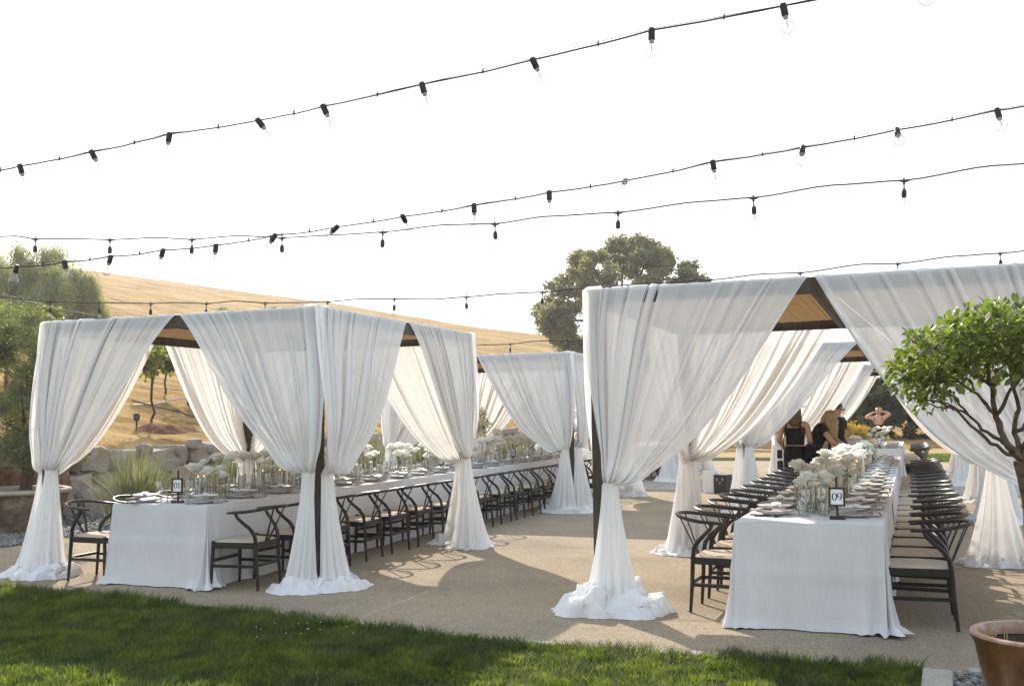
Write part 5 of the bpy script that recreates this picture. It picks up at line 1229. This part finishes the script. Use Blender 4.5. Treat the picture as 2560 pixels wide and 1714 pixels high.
def pendant_string(label, ends, d0, d1, tops, thick, drop, R, mids=()):
    t = thing("string_light", label, "string lights", (0, 0, 0), 0, "strings of festoon lights"); xa, ya, xb, yb = ends
    def dep(x): q = (x-xa)/(xb-xa); return 1/((1-q)/d0+q/d1)
    pts = sorted([(xa, ya), (xb, yb)]+list(tops)+list(mids)); P = []
    for i in range(len(pts)-1):
        for k in range(5):
            q = k/5; e = q*q*(3-2*q); x = pts[i][0]+(pts[i+1][0]-pts[i][0])*q; y = pts[i][1]+(pts[i+1][1]-pts[i][1])*(.5*q+.5*e); P.append(at(x, y, dep(x)))
    P.append(at(xb, yb, dep(xb))); P = [P[0]+(P[0]-P[5]).normalized()*6+Vector((0, 0, .25))]+P+[P[-1]+(P[-1]-P[-6]).normalized()*6+Vector((0, 0, .4))]; obj("cable", MB().tube(P, thick, 6).mesh("cable", M["cable"], True), t)
    for x, y in tops:
        p = at(x, y, dep(x)); dn = Vector((random.uniform(-.05, .05), 0, -1)).normalized()
        m = MB(); dv = RT
        m.tube([p-dv*.042, p-dv*.02+dn*.004, p+dv*.02+dn*.004, p+dv*.042], [.006, .011, .011, .006], 6); m.tube([p+Vector((0, 0, .022)), p+dn*.03], [.006, .012], 6); m.tube([p+dn*.02, p+dn*drop], .0055, 6)
        lathe_along([(.007, drop-.01), (.015, drop+.0), (.020, drop+.012), (.020, drop+.045), (.0175, drop+.062)], 12, p, dn, m); k = obj("socket", m.mesh("socket", M["black"], True), t)
        m = MB(); lathe_along([(.013, 0), (.016, .012), (R, .042), (R*.96, .058), (R*.6, .074), (.001, .079)], 12, p+dn*(drop+.06), dn, m); obj("bulb", m.mesh("bulb", M["bulbglass"], True), k)
        m = MB(); m.tube([p+dn*(drop+.06), p+dn*(drop+.115)], .003, 5); obj("filament", m.mesh("filament", M["brass"]), k)
    return t
pendant_string("pendant light string dipping across the left sky behind the globe strings", (-60, 592, 2640, 404), 10.2, 7.6,
    [(89, 597), (275, 599), (480, 598), (705, 594), (957, 580), (1237, 559), (1545, 531), (1883, 494), (2260, 451)], .0062, .075, .024,
    [(-20, 592), (40, 590), (190, 597), (390, 594), (595, 589), (860, 586), (1110, 562), (1365, 541), (1748, 504), (2080, 463), (2483, 414)])
pendant_string("pendant light string running just above the pergola roofs", (52, 748, 2640, 618), 13.2, 11.6,
    [(125, 754), (248, 756), (377, 758), (516, 758), (663, 757), (819, 754), (986, 747), (1166, 742), (1356, 730), (1773, 700), (2000, 682), (2244, 659), (2500, 633)], .0076, .085, .026,
    [(310, 757), (440, 756), (590, 752), (740, 756), (900, 747), (1080, 748), (1260, 734), (1440, 722), (1620, 708), (1915, 684), (2160, 660), (2390, 640)])
pendant_string("short pendant light string hanging before the hill between the pergolas", (1150, 866, 1560, 846), 19.6, 18.6, [(1276, 860), (1418, 852)], .0095, .085, .027, [(1206, 862), (1330, 853), (1380, 851)])
pendant_string("small pendant light string glimpsed through the far right pergolas", (2040, 903, 2300, 880), 22, 21.6, [(2138, 893)], .011, .08, .027)
o = line("guy_wire", [(-40, 722), (0, 731), (60, 751), (150, 772), (252, 792)], 13.0, 15.0, .0045, M["cable"], "thin steel guy wire anchoring the pendant light string at the left border", "guy wire")

# ------------------------------------------------------------------ people
def finish_skin(name, verts, edges, m, levels=1):
    me = bpy.data.meshes.new(name); me.from_pydata([v[:3] for v in verts], edges, []); o = bpy.data.objects.new(name, me); COL.objects.link(o)
    sk = o.modifiers.new("skin", 'SKIN'); sk.use_smooth_shade = True; ss = o.modifiers.new("sub", 'SUBSURF'); ss.levels = levels; ss.render_levels = levels
    for i, v in enumerate(verts):
        r = v[3]; rr = r if isinstance(r, tuple) else (r, r); me.skin_vertices[0].data[i].radius = rr; me.skin_vertices[0].data[i].use_root = (i == 0)
    dg = bpy.context.evaluated_depsgraph_get(); ev = o.evaluated_get(dg); m2 = bpy.data.meshes.new_from_object(ev)
    bpy.data.objects.remove(o); m2.materials.clear(); m2.materials.append(m); m2.polygons.foreach_set("use_smooth", [True]*len(m2.polygons)); return m2
def hand(v, e, wi, w, d, sgn, side):
    """palm, four fingers and a thumb grown on from wrist vertex wi at w along d"""
    d = Vector(d).normalized(); sd = Vector(side).normalized(); w = Vector(w)
    p = w+d*.075; v.append((*p, .026)); pi_ = len(v)-1; e.append((wi, pi_))
    nrm = d.cross(sd)
    for k, (o, L) in enumerate(((-.028, .066), (-.009, .078), (.010, .073), (.027, .056))):
        a = p+sd*o+d*.022; v.append((*a, .0088)); e.append((pi_, len(v)-1)); b = a+d*L*.5+nrm*.004*sgn; v.append((*b, .0082)); e.append((len(v)-2, len(v)-1)); c = b+d*L*.42+nrm*.022*sgn; v.append((*c, .007)); e.append((len(v)-2, len(v)-1))
    a = w+d*.04+sd*-.036; v.append((*a, .011)); e.append((wi, len(v)-1)); b = a+d*.038-sd*.016; v.append((*b, .009)); e.append((len(v)-2, len(v)-1))
def person(name_label, loc, rz, J, legs_dir=None):
    """J: joints pelvis, waist, chest, neck, head, sh, el, wr (pairs l/r), hip, knee, ankle; one continuous skinned body"""
    t = thing("person", name_label, "person", loc, rz)
    v = [(*J["pelvis"], (.155, .105)), (*J["waist"], (.125, .09)), (*J["chest"], (.155, .10)), (*J["neck0"], .062), (*J["neck"], .055), (*J["head"], (.078, .092)), (*J["crown"], (.070, .085))]
    e = [(0, 1), (1, 2), (2, 3), (3, 4), (4, 5), (5, 6)]
    for s in ("l", "r"):
        i = len(v); sh, el, wr = J["sh_"+s], J["el_"+s], J["wr_"+s]
        v += [(*sh, .062), (*(Vector(sh).lerp(Vector(el), .5)), .050), (*el, .042), (*(Vector(el).lerp(Vector(wr), .4)), .042), (*wr, (.027, .027))]; e += [(2, i), (i, i+1), (i+1, i+2), (i+2, i+3), (i+3, i+4)]
        dd = Vector(J.get("hd_"+s, Vector(wr)-Vector(el))); hand(v, e, i+4, wr, dd, 1 if s == "l" else -1, J.get("hs_"+s, (1, 0, 0)))
    for s in ("l", "r"):
        i = len(v); hp, kn, an = J["hip_"+s], J["knee_"+s], J["ank_"+s]; f = Vector(an)+Vector((.02, .13, -.045))
        v += [(*hp, .092), (*(Vector(hp).lerp(Vector(kn), .5)), .078), (*kn, .058), (*(Vector(kn).lerp(Vector(an), .35)), .055), (*an, .038), (*f, .034)]; e += [(0, i), (i, i+1), (i+1, i+2), (i+2, i+3), (i+3, i+4), (i+4, i+5)]
    obj("body", finish_skin("body", v, e, M["skin"], 2), t)
    return t
def face(t, c, fwd, upv, sc=1.0):
    f = Vector(fwd).normalized(); r = f.cross(Vector(upv)).normalized(); u = r.cross(f); c = Vector(c)
    for s in (-1, 1): obj("eye", MB().sphere(c+f*.082*sc+r*.031*s+u*.012, .011, 8, 6).mesh("eye", M["darkhair"], True), t); obj("ear", MB().sphere(c+r*.078*s-u*.005-f*.005, .028, 8, 6, (.35, .7, 1)).mesh("ear", M["skin"], True), t)
    obj("nose", MB().tube([c+f*.085+u*.02, c+f*.108-u*.018, c+f*.09-u*.028], [.008, .014, .011], 6).mesh("nose", M["skin"], True), t)
    obj("mouth", MB().sphere(c+f*.084-u*.055, .02, 8, 6, (.8, .5, .3)).mesh("mouth", mat("lips", (.36, .14, .11), .5), True), t)
def hairmesh(rings, name, m, n=20, seed=1):
    h = MB().loft(rings, n); V = np.array(h.v); a = fbm(V*22, seed, 2)*.010; c = V.mean(0); d = V-c; d /= np.linalg.norm(d, axis=1, keepdims=True)+1e-6; V = V+d*a[:, None]; h.v = [tuple(x) for x in V]; return h.mesh(name, m, True, angle=180)
std = dict(hip_l=(-.095, 0, .92), hip_r=(.095, 0, .92), knee_l=(-.10, .02, .50), knee_r=(.10, .02, .50), ank_l=(-.10, 0, .085), ank_r=(.10, 0, .085))
def J_(**k): d = dict(std); d.update(k); return d
# 1: photographer seen from behind, hat, leather camera harness
J = J_(pelvis=(0, 0, .96), waist=(0, .0, 1.10), chest=(0, .015, 1.30), neck0=(0, .01, 1.44), neck=(0, .02, 1.49), head=(0, .045, 1.57), crown=(0, .04, 1.655),
       sh_l=(-.185, 0, 1.385), el_l=(-.255, -.03, 1.12), wr_l=(-.23, .18, 1.0), sh_r=(.185, 0, 1.385), el_r=(.245, -.02, 1.12), wr_r=(.19, .19, 1.03))
P1 = person("person from behind in a black strappy top with brown leather camera harness and hat", (-1.77, 16.7, 0), -.12, J)
obj("top", MB().loft([((0, .0, 1.05), .150, .115), ((0, .005, 1.15), .150, .115), ((0, .015, 1.27), .178, .128), ((0, .015, 1.315), .185, .128), ((0, .015, 1.32), .17, .115)], 20).mesh("top", M["dress"], True), P1)
obj("trousers", MB().loft([((0, 0, .52), .185, .12), ((0, 0, .75), .195, .135), ((0, 0, .92), .195, .14), ((0, 0, 1.0), .17, .125), ((0, 0, 1.03), .158, .115)], 20).mesh("trousers", M["dress"], True), P1)
for s in (-1, 1): obj("trouser_leg", MB().tube([(.10*s, .01, .60), (.10*s, .02, .4), (.10*s, 0, .10)], [.1, .085, .075], 12).mesh("trouser_leg", M["dress"], True), P1)
for pts in ([(-.11, -.085, 1.41), (-.13, -.115, 1.3), (-.15, -.13, 1.12), (-.17, -.12, .98)], [(.10, -.085, 1.41), (.14, -.11, 1.28), (.165, -.09, 1.2)], [(-.12, -.088, 1.40), (0, -.10, 1.405), (.11, -.088, 1.40)]):
    obj("harness_strap", MB().tube(pts, .016, 6, .5).mesh("harness_strap", M["strap"], True), P1)
for s in (-1, 1): obj("shoulder_strap", MB().tube([(.10*s, -.118, 1.31), (.115*s, -.09, 1.40), (.115*s, -.01, 1.45)], .007, 5).mesh("shoulder_strap", M["dress"], True), P1)
obj("waist_pouch", MB().box((.03, -.165, .93), (.22, .07, .16)).mesh("waist_pouch", M["dress"], bevel=.03), P1); obj("lens_pouch", MB().tube([(.215, -.09, .84), (.215, -.09, 1.03)], [.062, .06], 14).mesh("lens_pouch", M["dress"], True), P1)
cm = obj("camera", MB().box((-.235, -.08, .90), (.07, .09, .14)).mesh("camera", M["black"], bevel=.015), P1); obj("lens", MB().tube([(-.235, -.08, .79), (-.22, -.1, .63)], [.045, .055], 14).mesh("lens", M["black"], True), P1)
face(P1, (0, .055, 1.58), (0, 1, 0), (0, 0, 1))
obj("hair", hairmesh([((0, .02, 1.70), .03, .03), ((0, .02, 1.68), .085, .095), ((0, .01, 1.60), .105, .105), ((.01, -.02, 1.50), .115, .085), ((.02, -.055, 1.41), .115, .06), ((.03, -.075, 1.34), .06, .03)], "hair", M["brownhair"]), P1)
obj("hat", MB().lathe([(.19, 1.655), (.195, 1.665), (.105, 1.675), (.098, 1.74), (.06, 1.755), (.0, 1.757)], 28, (0, .03, 0), cap1=False).mesh("hat", M["hat"], True), P1)
# 2: blonde person bending over the table
J = J_(pelvis=(0, 0, .96), waist=(.05, .0, 1.09), chest=(.15, .0, 1.27), neck0=(.235, 0, 1.385), neck=(.265, 0, 1.42), head=(.325, 0, 1.475), crown=(.345, 0, 1.55),
       sh_l=(.18, .17, 1.33), el_l=(.36, .16, 1.10), wr_l=(.56, .09, .97), sh_r=(.18, -.17, 1.33), el_r=(.34, -.19, 1.10), wr_r=(.55, -.11, .955), hd_l=(1, -.1, -.25), hd_r=(1, .1, -.25), hs_l=(0, 1, 0), hs_r=(0, 1, 0),
       hip_l=(0, .095, .92), hip_r=(0, -.095, .92), knee_l=(.01, .10, .5), knee_r=(.01, -.10, .5), ank_l=(-.01, .1, .085), ank_r=(-.01, -.1, .085))
P2 = person("person with long blonde hair in a black dress bending over the table to arrange roses", (-1.52, 16.9, 0), -.12, J)
T = lambda x, z: Vector((x, 0, z))
ax = Vector((.55, 0, .84)); pd = Vector((.84, 0, -.55)); YA = Vector((0, 1, 0))
obj("dress", MB().loft([((-.0, 0, .12), .23, .24), ((.0, 0, .5), .20, .22), ((-.01, 0, .82), .165, .20), ((.0, 0, .97), .15, .185), ((.05, 0, 1.09), .125, .155, pd, YA), ((.15, 0, 1.26), .135, .185, pd, YA), ((.20, 0, 1.335), .115, .19, pd, YA), ((.225, 0, 1.365), .08, .13, pd, YA)], 22).mesh("dress", M["dress"], True), P2)
for s in (-1, 1): obj("sleeve", MB().tube([(.17, .14*s, 1.345), (.205, .175*s, 1.30), (.245, .175*s, 1.245)], [.07, .075, .07], 12).mesh("sleeve", M["dress"], True), P2)
obj("belt", MB().loft([((.02, 0, 1.03), .142, .175, Vector((.95, 0, -.3)), YA), ((.035, 0, 1.065), .135, .168, Vector((.95, 0, -.3)), YA)], 22).mesh("belt", M["black"], True), P2)
face(P2, (.34, 0, 1.475), (.8, 0, -.6), (.6, 0, .8))
obj("hair", hairmesh([((.31, 0, 1.60), .03, .03), ((.305, 0, 1.585), .085, .08), ((.29, 0, 1.52), .115, .11), ((.30, -.01, 1.42), .115, .125), ((.315, -.02, 1.30), .105, .125), ((.33, -.03, 1.18), .075, .10), ((.345, -.03, 1.08), .03, .05)], "hair", M["blonde"], 24, 2), P2)
for k in range(14):
    yy = -.12+.018*k; obj("hair_lock", MB().tube(limb_pts((.22, yy*.7, 1.52), (.05+.024*(k % 11)+.03*sin(k*2.3), -.15+.02*k, 1.20-.012*k-.05*sin(k*1.7)), 6, .25, random.Random(k)), [.024, .026, .022, .019, .015, .010, .003], 6).mesh("hair_lock", M["blonde"], True), P2)
# 3: dark haired person behind, in profile
J = J_(pelvis=(0, 0, .98), waist=(0.0, .0, 1.12), chest=(0.01, .0, 1.33), neck0=(.02, 0, 1.49), neck=(.03, 0, 1.54), head=(.06, 0, 1.61), crown=(.05, 0, 1.69),
       sh_l=(0, .19, 1.43), el_l=(-.02, .235, 1.15), wr_l=(.12, .2, .95), sh_r=(0, -.19, 1.43), el_r=(.0, -.24, 1.15), wr_r=(.10, -.22, .93), hs_l=(1, 0, 0), hs_r=(1, 0, 0),
       hip_l=(0, .095, .94), hip_r=(0, -.095, .94), knee_l=(.01, .10, .52), knee_r=(.01, -.10, .52), ank_l=(-.01, .1, .085), ank_r=(-.01, -.1, .085))
P3 = person("person with short dark hair and glasses in a black short sleeved top", (-1.30, 19.2, 0), -.55, J)
obj("top", MB().loft([((0, 0, .95), .13, .19), ((0, 0, 1.12), .125, .175), ((.01, 0, 1.3), .13, .20), ((.01, 0, 1.43), .11, .205), ((.015, 0, 1.48), .075, .12)], 20).mesh("top", M["dress"], True), P3)
for s in (-1, 1):
    obj("sleeve", MB().tube([(0, .16*s, 1.44), (-.003, .205*s, 1.38), (-.01, .222*s, 1.27)], [.07, .078, .075], 12).mesh("sleeve", M["dress"], True), P3)
    obj("trouser_leg", MB().tube([(0, .09*s, 1.0), (.0, .10*s, .7), (.01, .10*s, .4), (-.01, .1*s, .09)], [.115, .105, .09, .08], 12).mesh("trouser_leg", M["dress"], True), P3)
face(P3, (.075, 0, 1.61), (1, 0, -.12), (.12, 0, 1))
obj("glasses", MB().tube([(.06, .085, 1.625), (.165, .06, 1.622), (.168, 0, 1.625), (.165, -.06, 1.622), (.06, -.085, 1.625)], .006, 5).mesh("glasses", M["black"]), P3)
obj("hair", hairmesh([((.03, 0, 1.735), .03, .03), ((.035, 0, 1.725), .09, .085), ((.02, 0, 1.66), .115, .10), ((-.0, 0, 1.58), .085, .09), ((-.02, 0, 1.52), .05, .06)], "hair", M["darkhair"], 20, 3), P3)
# 4: far person with both arms raised behind the head
J = J_(pelvis=(0, 0, .96), waist=(0, .0, 1.10), chest=(0, .0, 1.31), neck0=(0, .0, 1.46), neck=(0, .005, 1.50), head=(.02, .02, 1.57), crown=(.03, .02, 1.65),
       sh_l=(-.18, 0, 1.41), el_l=(-.36, .02, 1.40), wr_l=(-.17, -.03, 1.55), sh_r=(.18, 0, 1.41), el_r=(.34, .02, 1.52), wr_r=(.15, -.04, 1.58), hd_l=(1, -.2, .1), hd_r=(-1, -.2, .0), hs_l=(0, 1, 0), hs_r=(0, 1, 0))
P4 = person("far person in a black backless dress with both arms raised behind the head", (-.92, 31.0, 0), .05, J)
obj("dress", MB().loft([((0, 0, .10), .30, .26), ((0, 0, .5), .23, .2), ((0, 0, .85), .19, .15), ((0, 0, 1.0), .16, .12), ((0, .0, 1.12), .14, .105), ((0, .012, 1.22), .145, .095)], 20).mesh("dress", M["dress"], True), P4)
for s in (-1, 1): obj("dress_strap", MB().tube([(.11*s, -.10, 1.2), (.12*s, -.10, 1.32), (.10*s, -.05, 1.44)], .014, 5, .5).mesh("dress_strap", M["strap"], True), P4)
face(P4, (.025, .03, 1.58), (0, 1, 0), (0, 0, 1))
obj("hair", hairmesh([((.03, 0, 1.70), .03, .03), ((.03, .0, 1.68), .085, .09), ((.02, -.01, 1.61), .10, .10), ((.01, -.02, 1.54), .07, .075), ((.01, -.02, 1.51), .04, .04)], "hair", M["blonde"], 20, 5), P4)

# ------------------------------------------------------------------ speaker case and white board on the gravel
b = gnd(1808, 1231); sp = thing("speaker_case", "grey black portable speaker case standing on the gravel behind the chairs", "speaker case", (b.x, b.y, 0), -.25)
obj("body", MB().box((0, 0, .165), (.27, .30, .33)).mesh("body", M["boxcase"], bevel=.02), sp); obj("lid", MB().box((0, 0, .345), (.275, .305, .026)).mesh("lid", M["black"], bevel=.008), sp)
for s in (-1, 1): obj("latch", MB().box((.06*s, -.156, .27), (.03, .012, .05)).mesh("latch", M["metal"], bevel=.003), sp)
obj("handle", MB().tube([(.142, -.07, .28), (.165, -.06, .28), (.165, .06, .28), (.142, .07, .28)], .01, 6).mesh("handle", M["black"], True), sp); obj("badge", MB().box((.0, -.153, .20), (.05, .006, .02)).mesh("badge", M["metal"]), sp)
b = gnd(1765, 1232); wb2 = tag(obj("board", MB().box((0, 0, .22), (.24, .03, .44)).mesh("board", M["white"], bevel=.004), None, (b.x+.05, b.y+.1, 0), .1), "plain white board leaning beside the grey black speaker case", "board")

# ------------------------------------------------------------------ rose standard in the glazed pot, close to the camera
D = 4.85; pc = at(2594, 1580, D); pot2 = thing("plant_pot", "glazed terracotta pot with a scuffed rim at the right border", "plant pot", (pc.x, pc.y, 0)); hz = pc.z
obj("body", MB().lathe([(.195, 0), (.205, .01), (.225, .1), (.255, .25), (.285, hz-.06), (.303, hz-.025), (.304, hz-.014)], 64, cap1=False).mesh("body", M["terracotta"], True), pot2)
obj("pot_rim", MB().lathe([(.304, hz-.014), (.302, hz-.003), (.294, hz+.001), (.272, hz-.001), (.264, hz-.012), (.258, hz-.06)], 64, cap0=False, cap1=False).mesh("pot_rim", mat("worn glaze rim", (.30, .17, .11), .35, .5, build=speckle([(.22, .11, .065), (.34, .20, .14), (.46, .34, .28)], 18, 6, .2, .004)), True), pot2)
G = 40; xx, yy = np.meshgrid(np.linspace(0, 1, G), np.linspace(0, 2*pi, G)); X = xx*np.cos(yy)*.262; Y = xx*np.sin(yy)*.262
Z = hz-.075+.03*fbm(np.stack([X.ravel()*14, Y.ravel()*14], 1), 4, 4).reshape(X.shape)
obj("soil", mesh_np("soil", np.stack([X, Y, Z], -1).reshape(-1, 3), grid_faces(G, G), M["dirt"], True), pot2)
m = MB()
for k in range(9):
    a = random.uniform(2.6, 4.6); r = .20+random.uniform(0, .045); m.tube(limb_pts((cos(a)*r, sin(a)*r, hz-.06), (cos(a)*r*.98+random.uniform(-.03, .03), sin(a)*r*.98, hz-.005+random.uniform(0, .025)), 4, .5, random), .0025, 4)
obj("dry_twigs", m.mesh("dry_twigs", mat("straw twigs", (.4, .27, .1), .8)), pot2)
obj("drip_tube", MB().tube([(-.06, -.24, hz-.06), (-.05, -.22, hz-.005), (.0, -.20, hz+.005), (.06, -.19, hz-.0), (.09, -.15, hz-.05)], .007, 7).mesh("drip_tube", mat("tan drip tube", (.42, .24, .09), .6), True), pot2)
rt = thing("rose_tree", "rose grown as a small standard tree with a dome of glossy green leaves", "tree", (pc.x, pc.y, hz-.06))
O = Vector(rt.location)
pp = lambda x, y, dz=0: at(x, y, D+dz)-O
fork_ = pp(2552, 1150); MBt = MB().tube([(0, 0, 0), tuple(pp(2584, 1400)), tuple(pp(2575, 1280)), tuple(pp(2560, 1190)), tuple(fork_)], [.036, .030, .027, .03, .034], 10)
V = np.array(MBt.v); V += (fbm(V*40, 3, 3)*.006)[:, None]; MBt.v = [tuple(x) for x in V]; obj("trunk", MBt.mesh("trunk", M["bark"], True), rt)
LIM = [([(2552, 1150, 0), (2512, 1105, -.02), (2490, 1040, -.04), (2478, 960, -.03), (2470, 900, -.02)], .024), ([(2552, 1150, 0), (2490, 1115, -.05), (2440, 1075, -.1), (2385, 1022, -.14), (2330, 1000, -.15)], .013),
       ([(2512, 1105, -.02), (2455, 1072, .05), (2420, 1035, .09), (2375, 985, .12)], .012), ([(2552, 1150, 0), (2535, 1080, .05), (2545, 1020, .08), (2530, 950, .1), (2510, 880, .12)], .018),
       ([(2552, 1150, 0), (2580, 1080, 0), (2620, 1000, -.05), (2650, 900, -.1)], .022), ([(2490, 1040, -.04), (2440, 985, -.16), (2395, 950, -.22), (2330, 930, -.25)], .011), ([(2490, 1040, -.04), (2520, 985, -.15), (2560, 940, -.22), (2600, 900, -.2)], .012),
       ([(2478, 960, -.03), (2420, 930, .02), (2360, 900, .06), (2300, 890, .08)], .010), ([(2535, 1080, .05), (2600, 1040, .1), (2680, 960, .15), (2730, 900, .15)], .014), ([(2395, 950, -.22), (2340, 960, -.2), (2280, 965, -.16)], .007), ([(2420, 1035, .09), (2370, 1010, .1), (2320, 1000, .1), (2285, 985, .08)], .007),
       ([(2470, 900, -.02), (2440, 850, 0), (2420, 820, 0)], .009), ([(2510, 880, .12), (2530, 830, .1), (2550, 790, .1)], .009), ([(2385, 1022, -.14), (2340, 1015, -.16), (2300, 1000, -.14)], .006)]
for P_, r in LIM:
    q = [pp(x, y, dz) for x, y, dz in P_]; R_ = []
    for i in range(len(q)-1):
        for k in range(4): R_.append(q[i].lerp(q[i+1], k/4)+Vector((random.uniform(-1, 1), random.uniform(-1, 1), random.uniform(-1, 1)))*.007)
    R_.append(q[-1]); obj("limb", MB().tube(R_, [r*.8*(1-.62*i/len(R_))*(1.15 if i % 5 == 2 else 1) for i in range(len(R_))], 7).mesh("limb", M["bark"], True), rt)
lobes = []
for x, y, r in ((2268, 925, 50), (2320, 880, 58), (2392, 850, 66), (2462, 838, 74), (2545, 828, 80), (2345, 945, 52), (2288, 985, 30), (2262, 955, 34), (2425, 915, 58), (2520, 905, 66), (2640, 830, 95), (2710, 900, 95), (2610, 900, 80), (2300, 1015, 22), (2360, 1000, 20), (2370, 935, 50)):
    for dz in (-.26, 0, .27): lobes.append((x+random.uniform(-8, 8), y+random.uniform(-8, 8), dz*(1 if x > 2330 else .6), r*(.92 if dz else 1)))
rg = np.random.default_rng(31); n = 5600
w = np.array([l[3]**2 for l in lobes]); kk = rg.choice(len(lobes), n, p=w/w.sum()); d = rg.normal(0, 1, (n, 3)); d /= np.linalg.norm(d, axis=1, keepdims=True); d[:, 2] = np.where(rg.uniform(0, 1, n) < .55, np.abs(d[:, 2]), d[:, 2])
CC = np.array([tuple(pp(l[0], l[1], l[2])) for l in lobes]); RR = np.array([l[3]*D/F for l in lobes])
LP = CC[kk]+d*(RR[kk]*np.where(rg.uniform(0, 1, n) < .72, rg.uniform(.78, 1.14, n), rg.uniform(.2, .9, n)))[:, None]
def big_leaf(P, dd, s, rg):
    """pointed oval leaf, folded on its midrib and curling at the tip: 8 faces"""
    ax = dd*.9+rg.normal(0, .55, 3)+np.array([0, 0, -.25]); ax /= np.linalg.norm(ax); up = np.array([0, 0, 1.])+rg.normal(0, .45, 3)+dd*.4; sd = np.cross(ax, up); sd /= np.linalg.norm(sd); nr = np.cross(sd, ax)
    V = []; 
    for t, w in ((0, .03), (.22, .40), (.5, .52), (.78, .30), (1.0, .0)):
        c = P+ax*s*t-nr*s*.16*t*t
        if w == 0: V.append(c)
        else: V += [c+sd*s*w*.5+nr*s*.10*w, c, c-sd*s*w*.5+nr*s*.10*w]
    Fs = []
    for i in range(3):
        a = 3*i; Fs += [(a, a+1, a+4, a+3), (a+1, a+2, a+5, a+4)]
    Fs += [(9, 10, 12), (10, 11, 12)]
    return V, Fs
dist = np.linalg.norm(LP+np.array(O)-np.array((0, 0, EYE)), axis=1); order = np.argsort(dist); inview = [i for i in order if LP[i][0] < .12]
part_ids = set(inview[:300]); bulk = MB()
for i in range(n):
    V, Fs = big_leaf(LP[i], d[i], .046*rg.choice([rg.uniform(.4, .8), rg.uniform(.8, 1.4)]), rg)
    if i in part_ids:
        me = bpy.data.meshes.new("leaf"); me.from_pydata([tuple(x) for x in V], [], Fs); me.polygons.foreach_set("use_smooth", [True]*len(Fs)); me.materials.append(M["citrus"]); obj("leaf", me, rt)
    else: bulk.add(V, Fs)
o = obj("foliage", bulk.mesh("foliage", M["citrus"], True, angle=180), rt); o["kind"] = "stuff"
nl = MB()
for x, y in ((2290, 868), (2232, 905), (2238, 925), (2262, 895), (2420, 790), (2380, 800)):
    for k in range(3):
        q = np.array(pp(x+random.uniform(-10, 10), y+random.uniform(-10, 10), random.uniform(-.1, .1))); V, Fs = big_leaf(q, np.array((random.uniform(-1, 1), random.uniform(-1, 1), 1.2)), .034, rg); nl.add(V, Fs)
obj("new_shoots", nl.mesh("new_shoots", M["newleaf"], True, angle=180), rt)
tw = MB()
for i in range(0, n, 9):
    q = LP[i]; c = CC[kk[i]]; tw.tube([tuple(c*.75+q*.25), tuple(q)], .002, 4)
o = obj("twigs", tw.mesh("twigs", M["bark"]), rt); o["kind"] = "stuff"

# ------------------------------------------------------------------ thin haze volume added to lift the shadows, standing in for lens glare
hz_ = bpy.data.materials.new("glare veil haze"); hz_.use_nodes = True; n_ = hz_.node_tree; n_.nodes.clear()
pv = n_.nodes.new("ShaderNodeVolumePrincipled"); pv.inputs["Color"].default_value = (.95, .95, .94, 1); pv.inputs["Density"].default_value = .0007; pv.inputs["Anisotropy"].default_value = .55
ou = n_.nodes.new("ShaderNodeOutputMaterial"); n_.links.new(pv.outputs[0], ou.inputs["Volume"])
obj("haze", MB().box((-60, 95, 20.5), (420, 260, 44)).mesh("haze", hz_), kind="stuff")
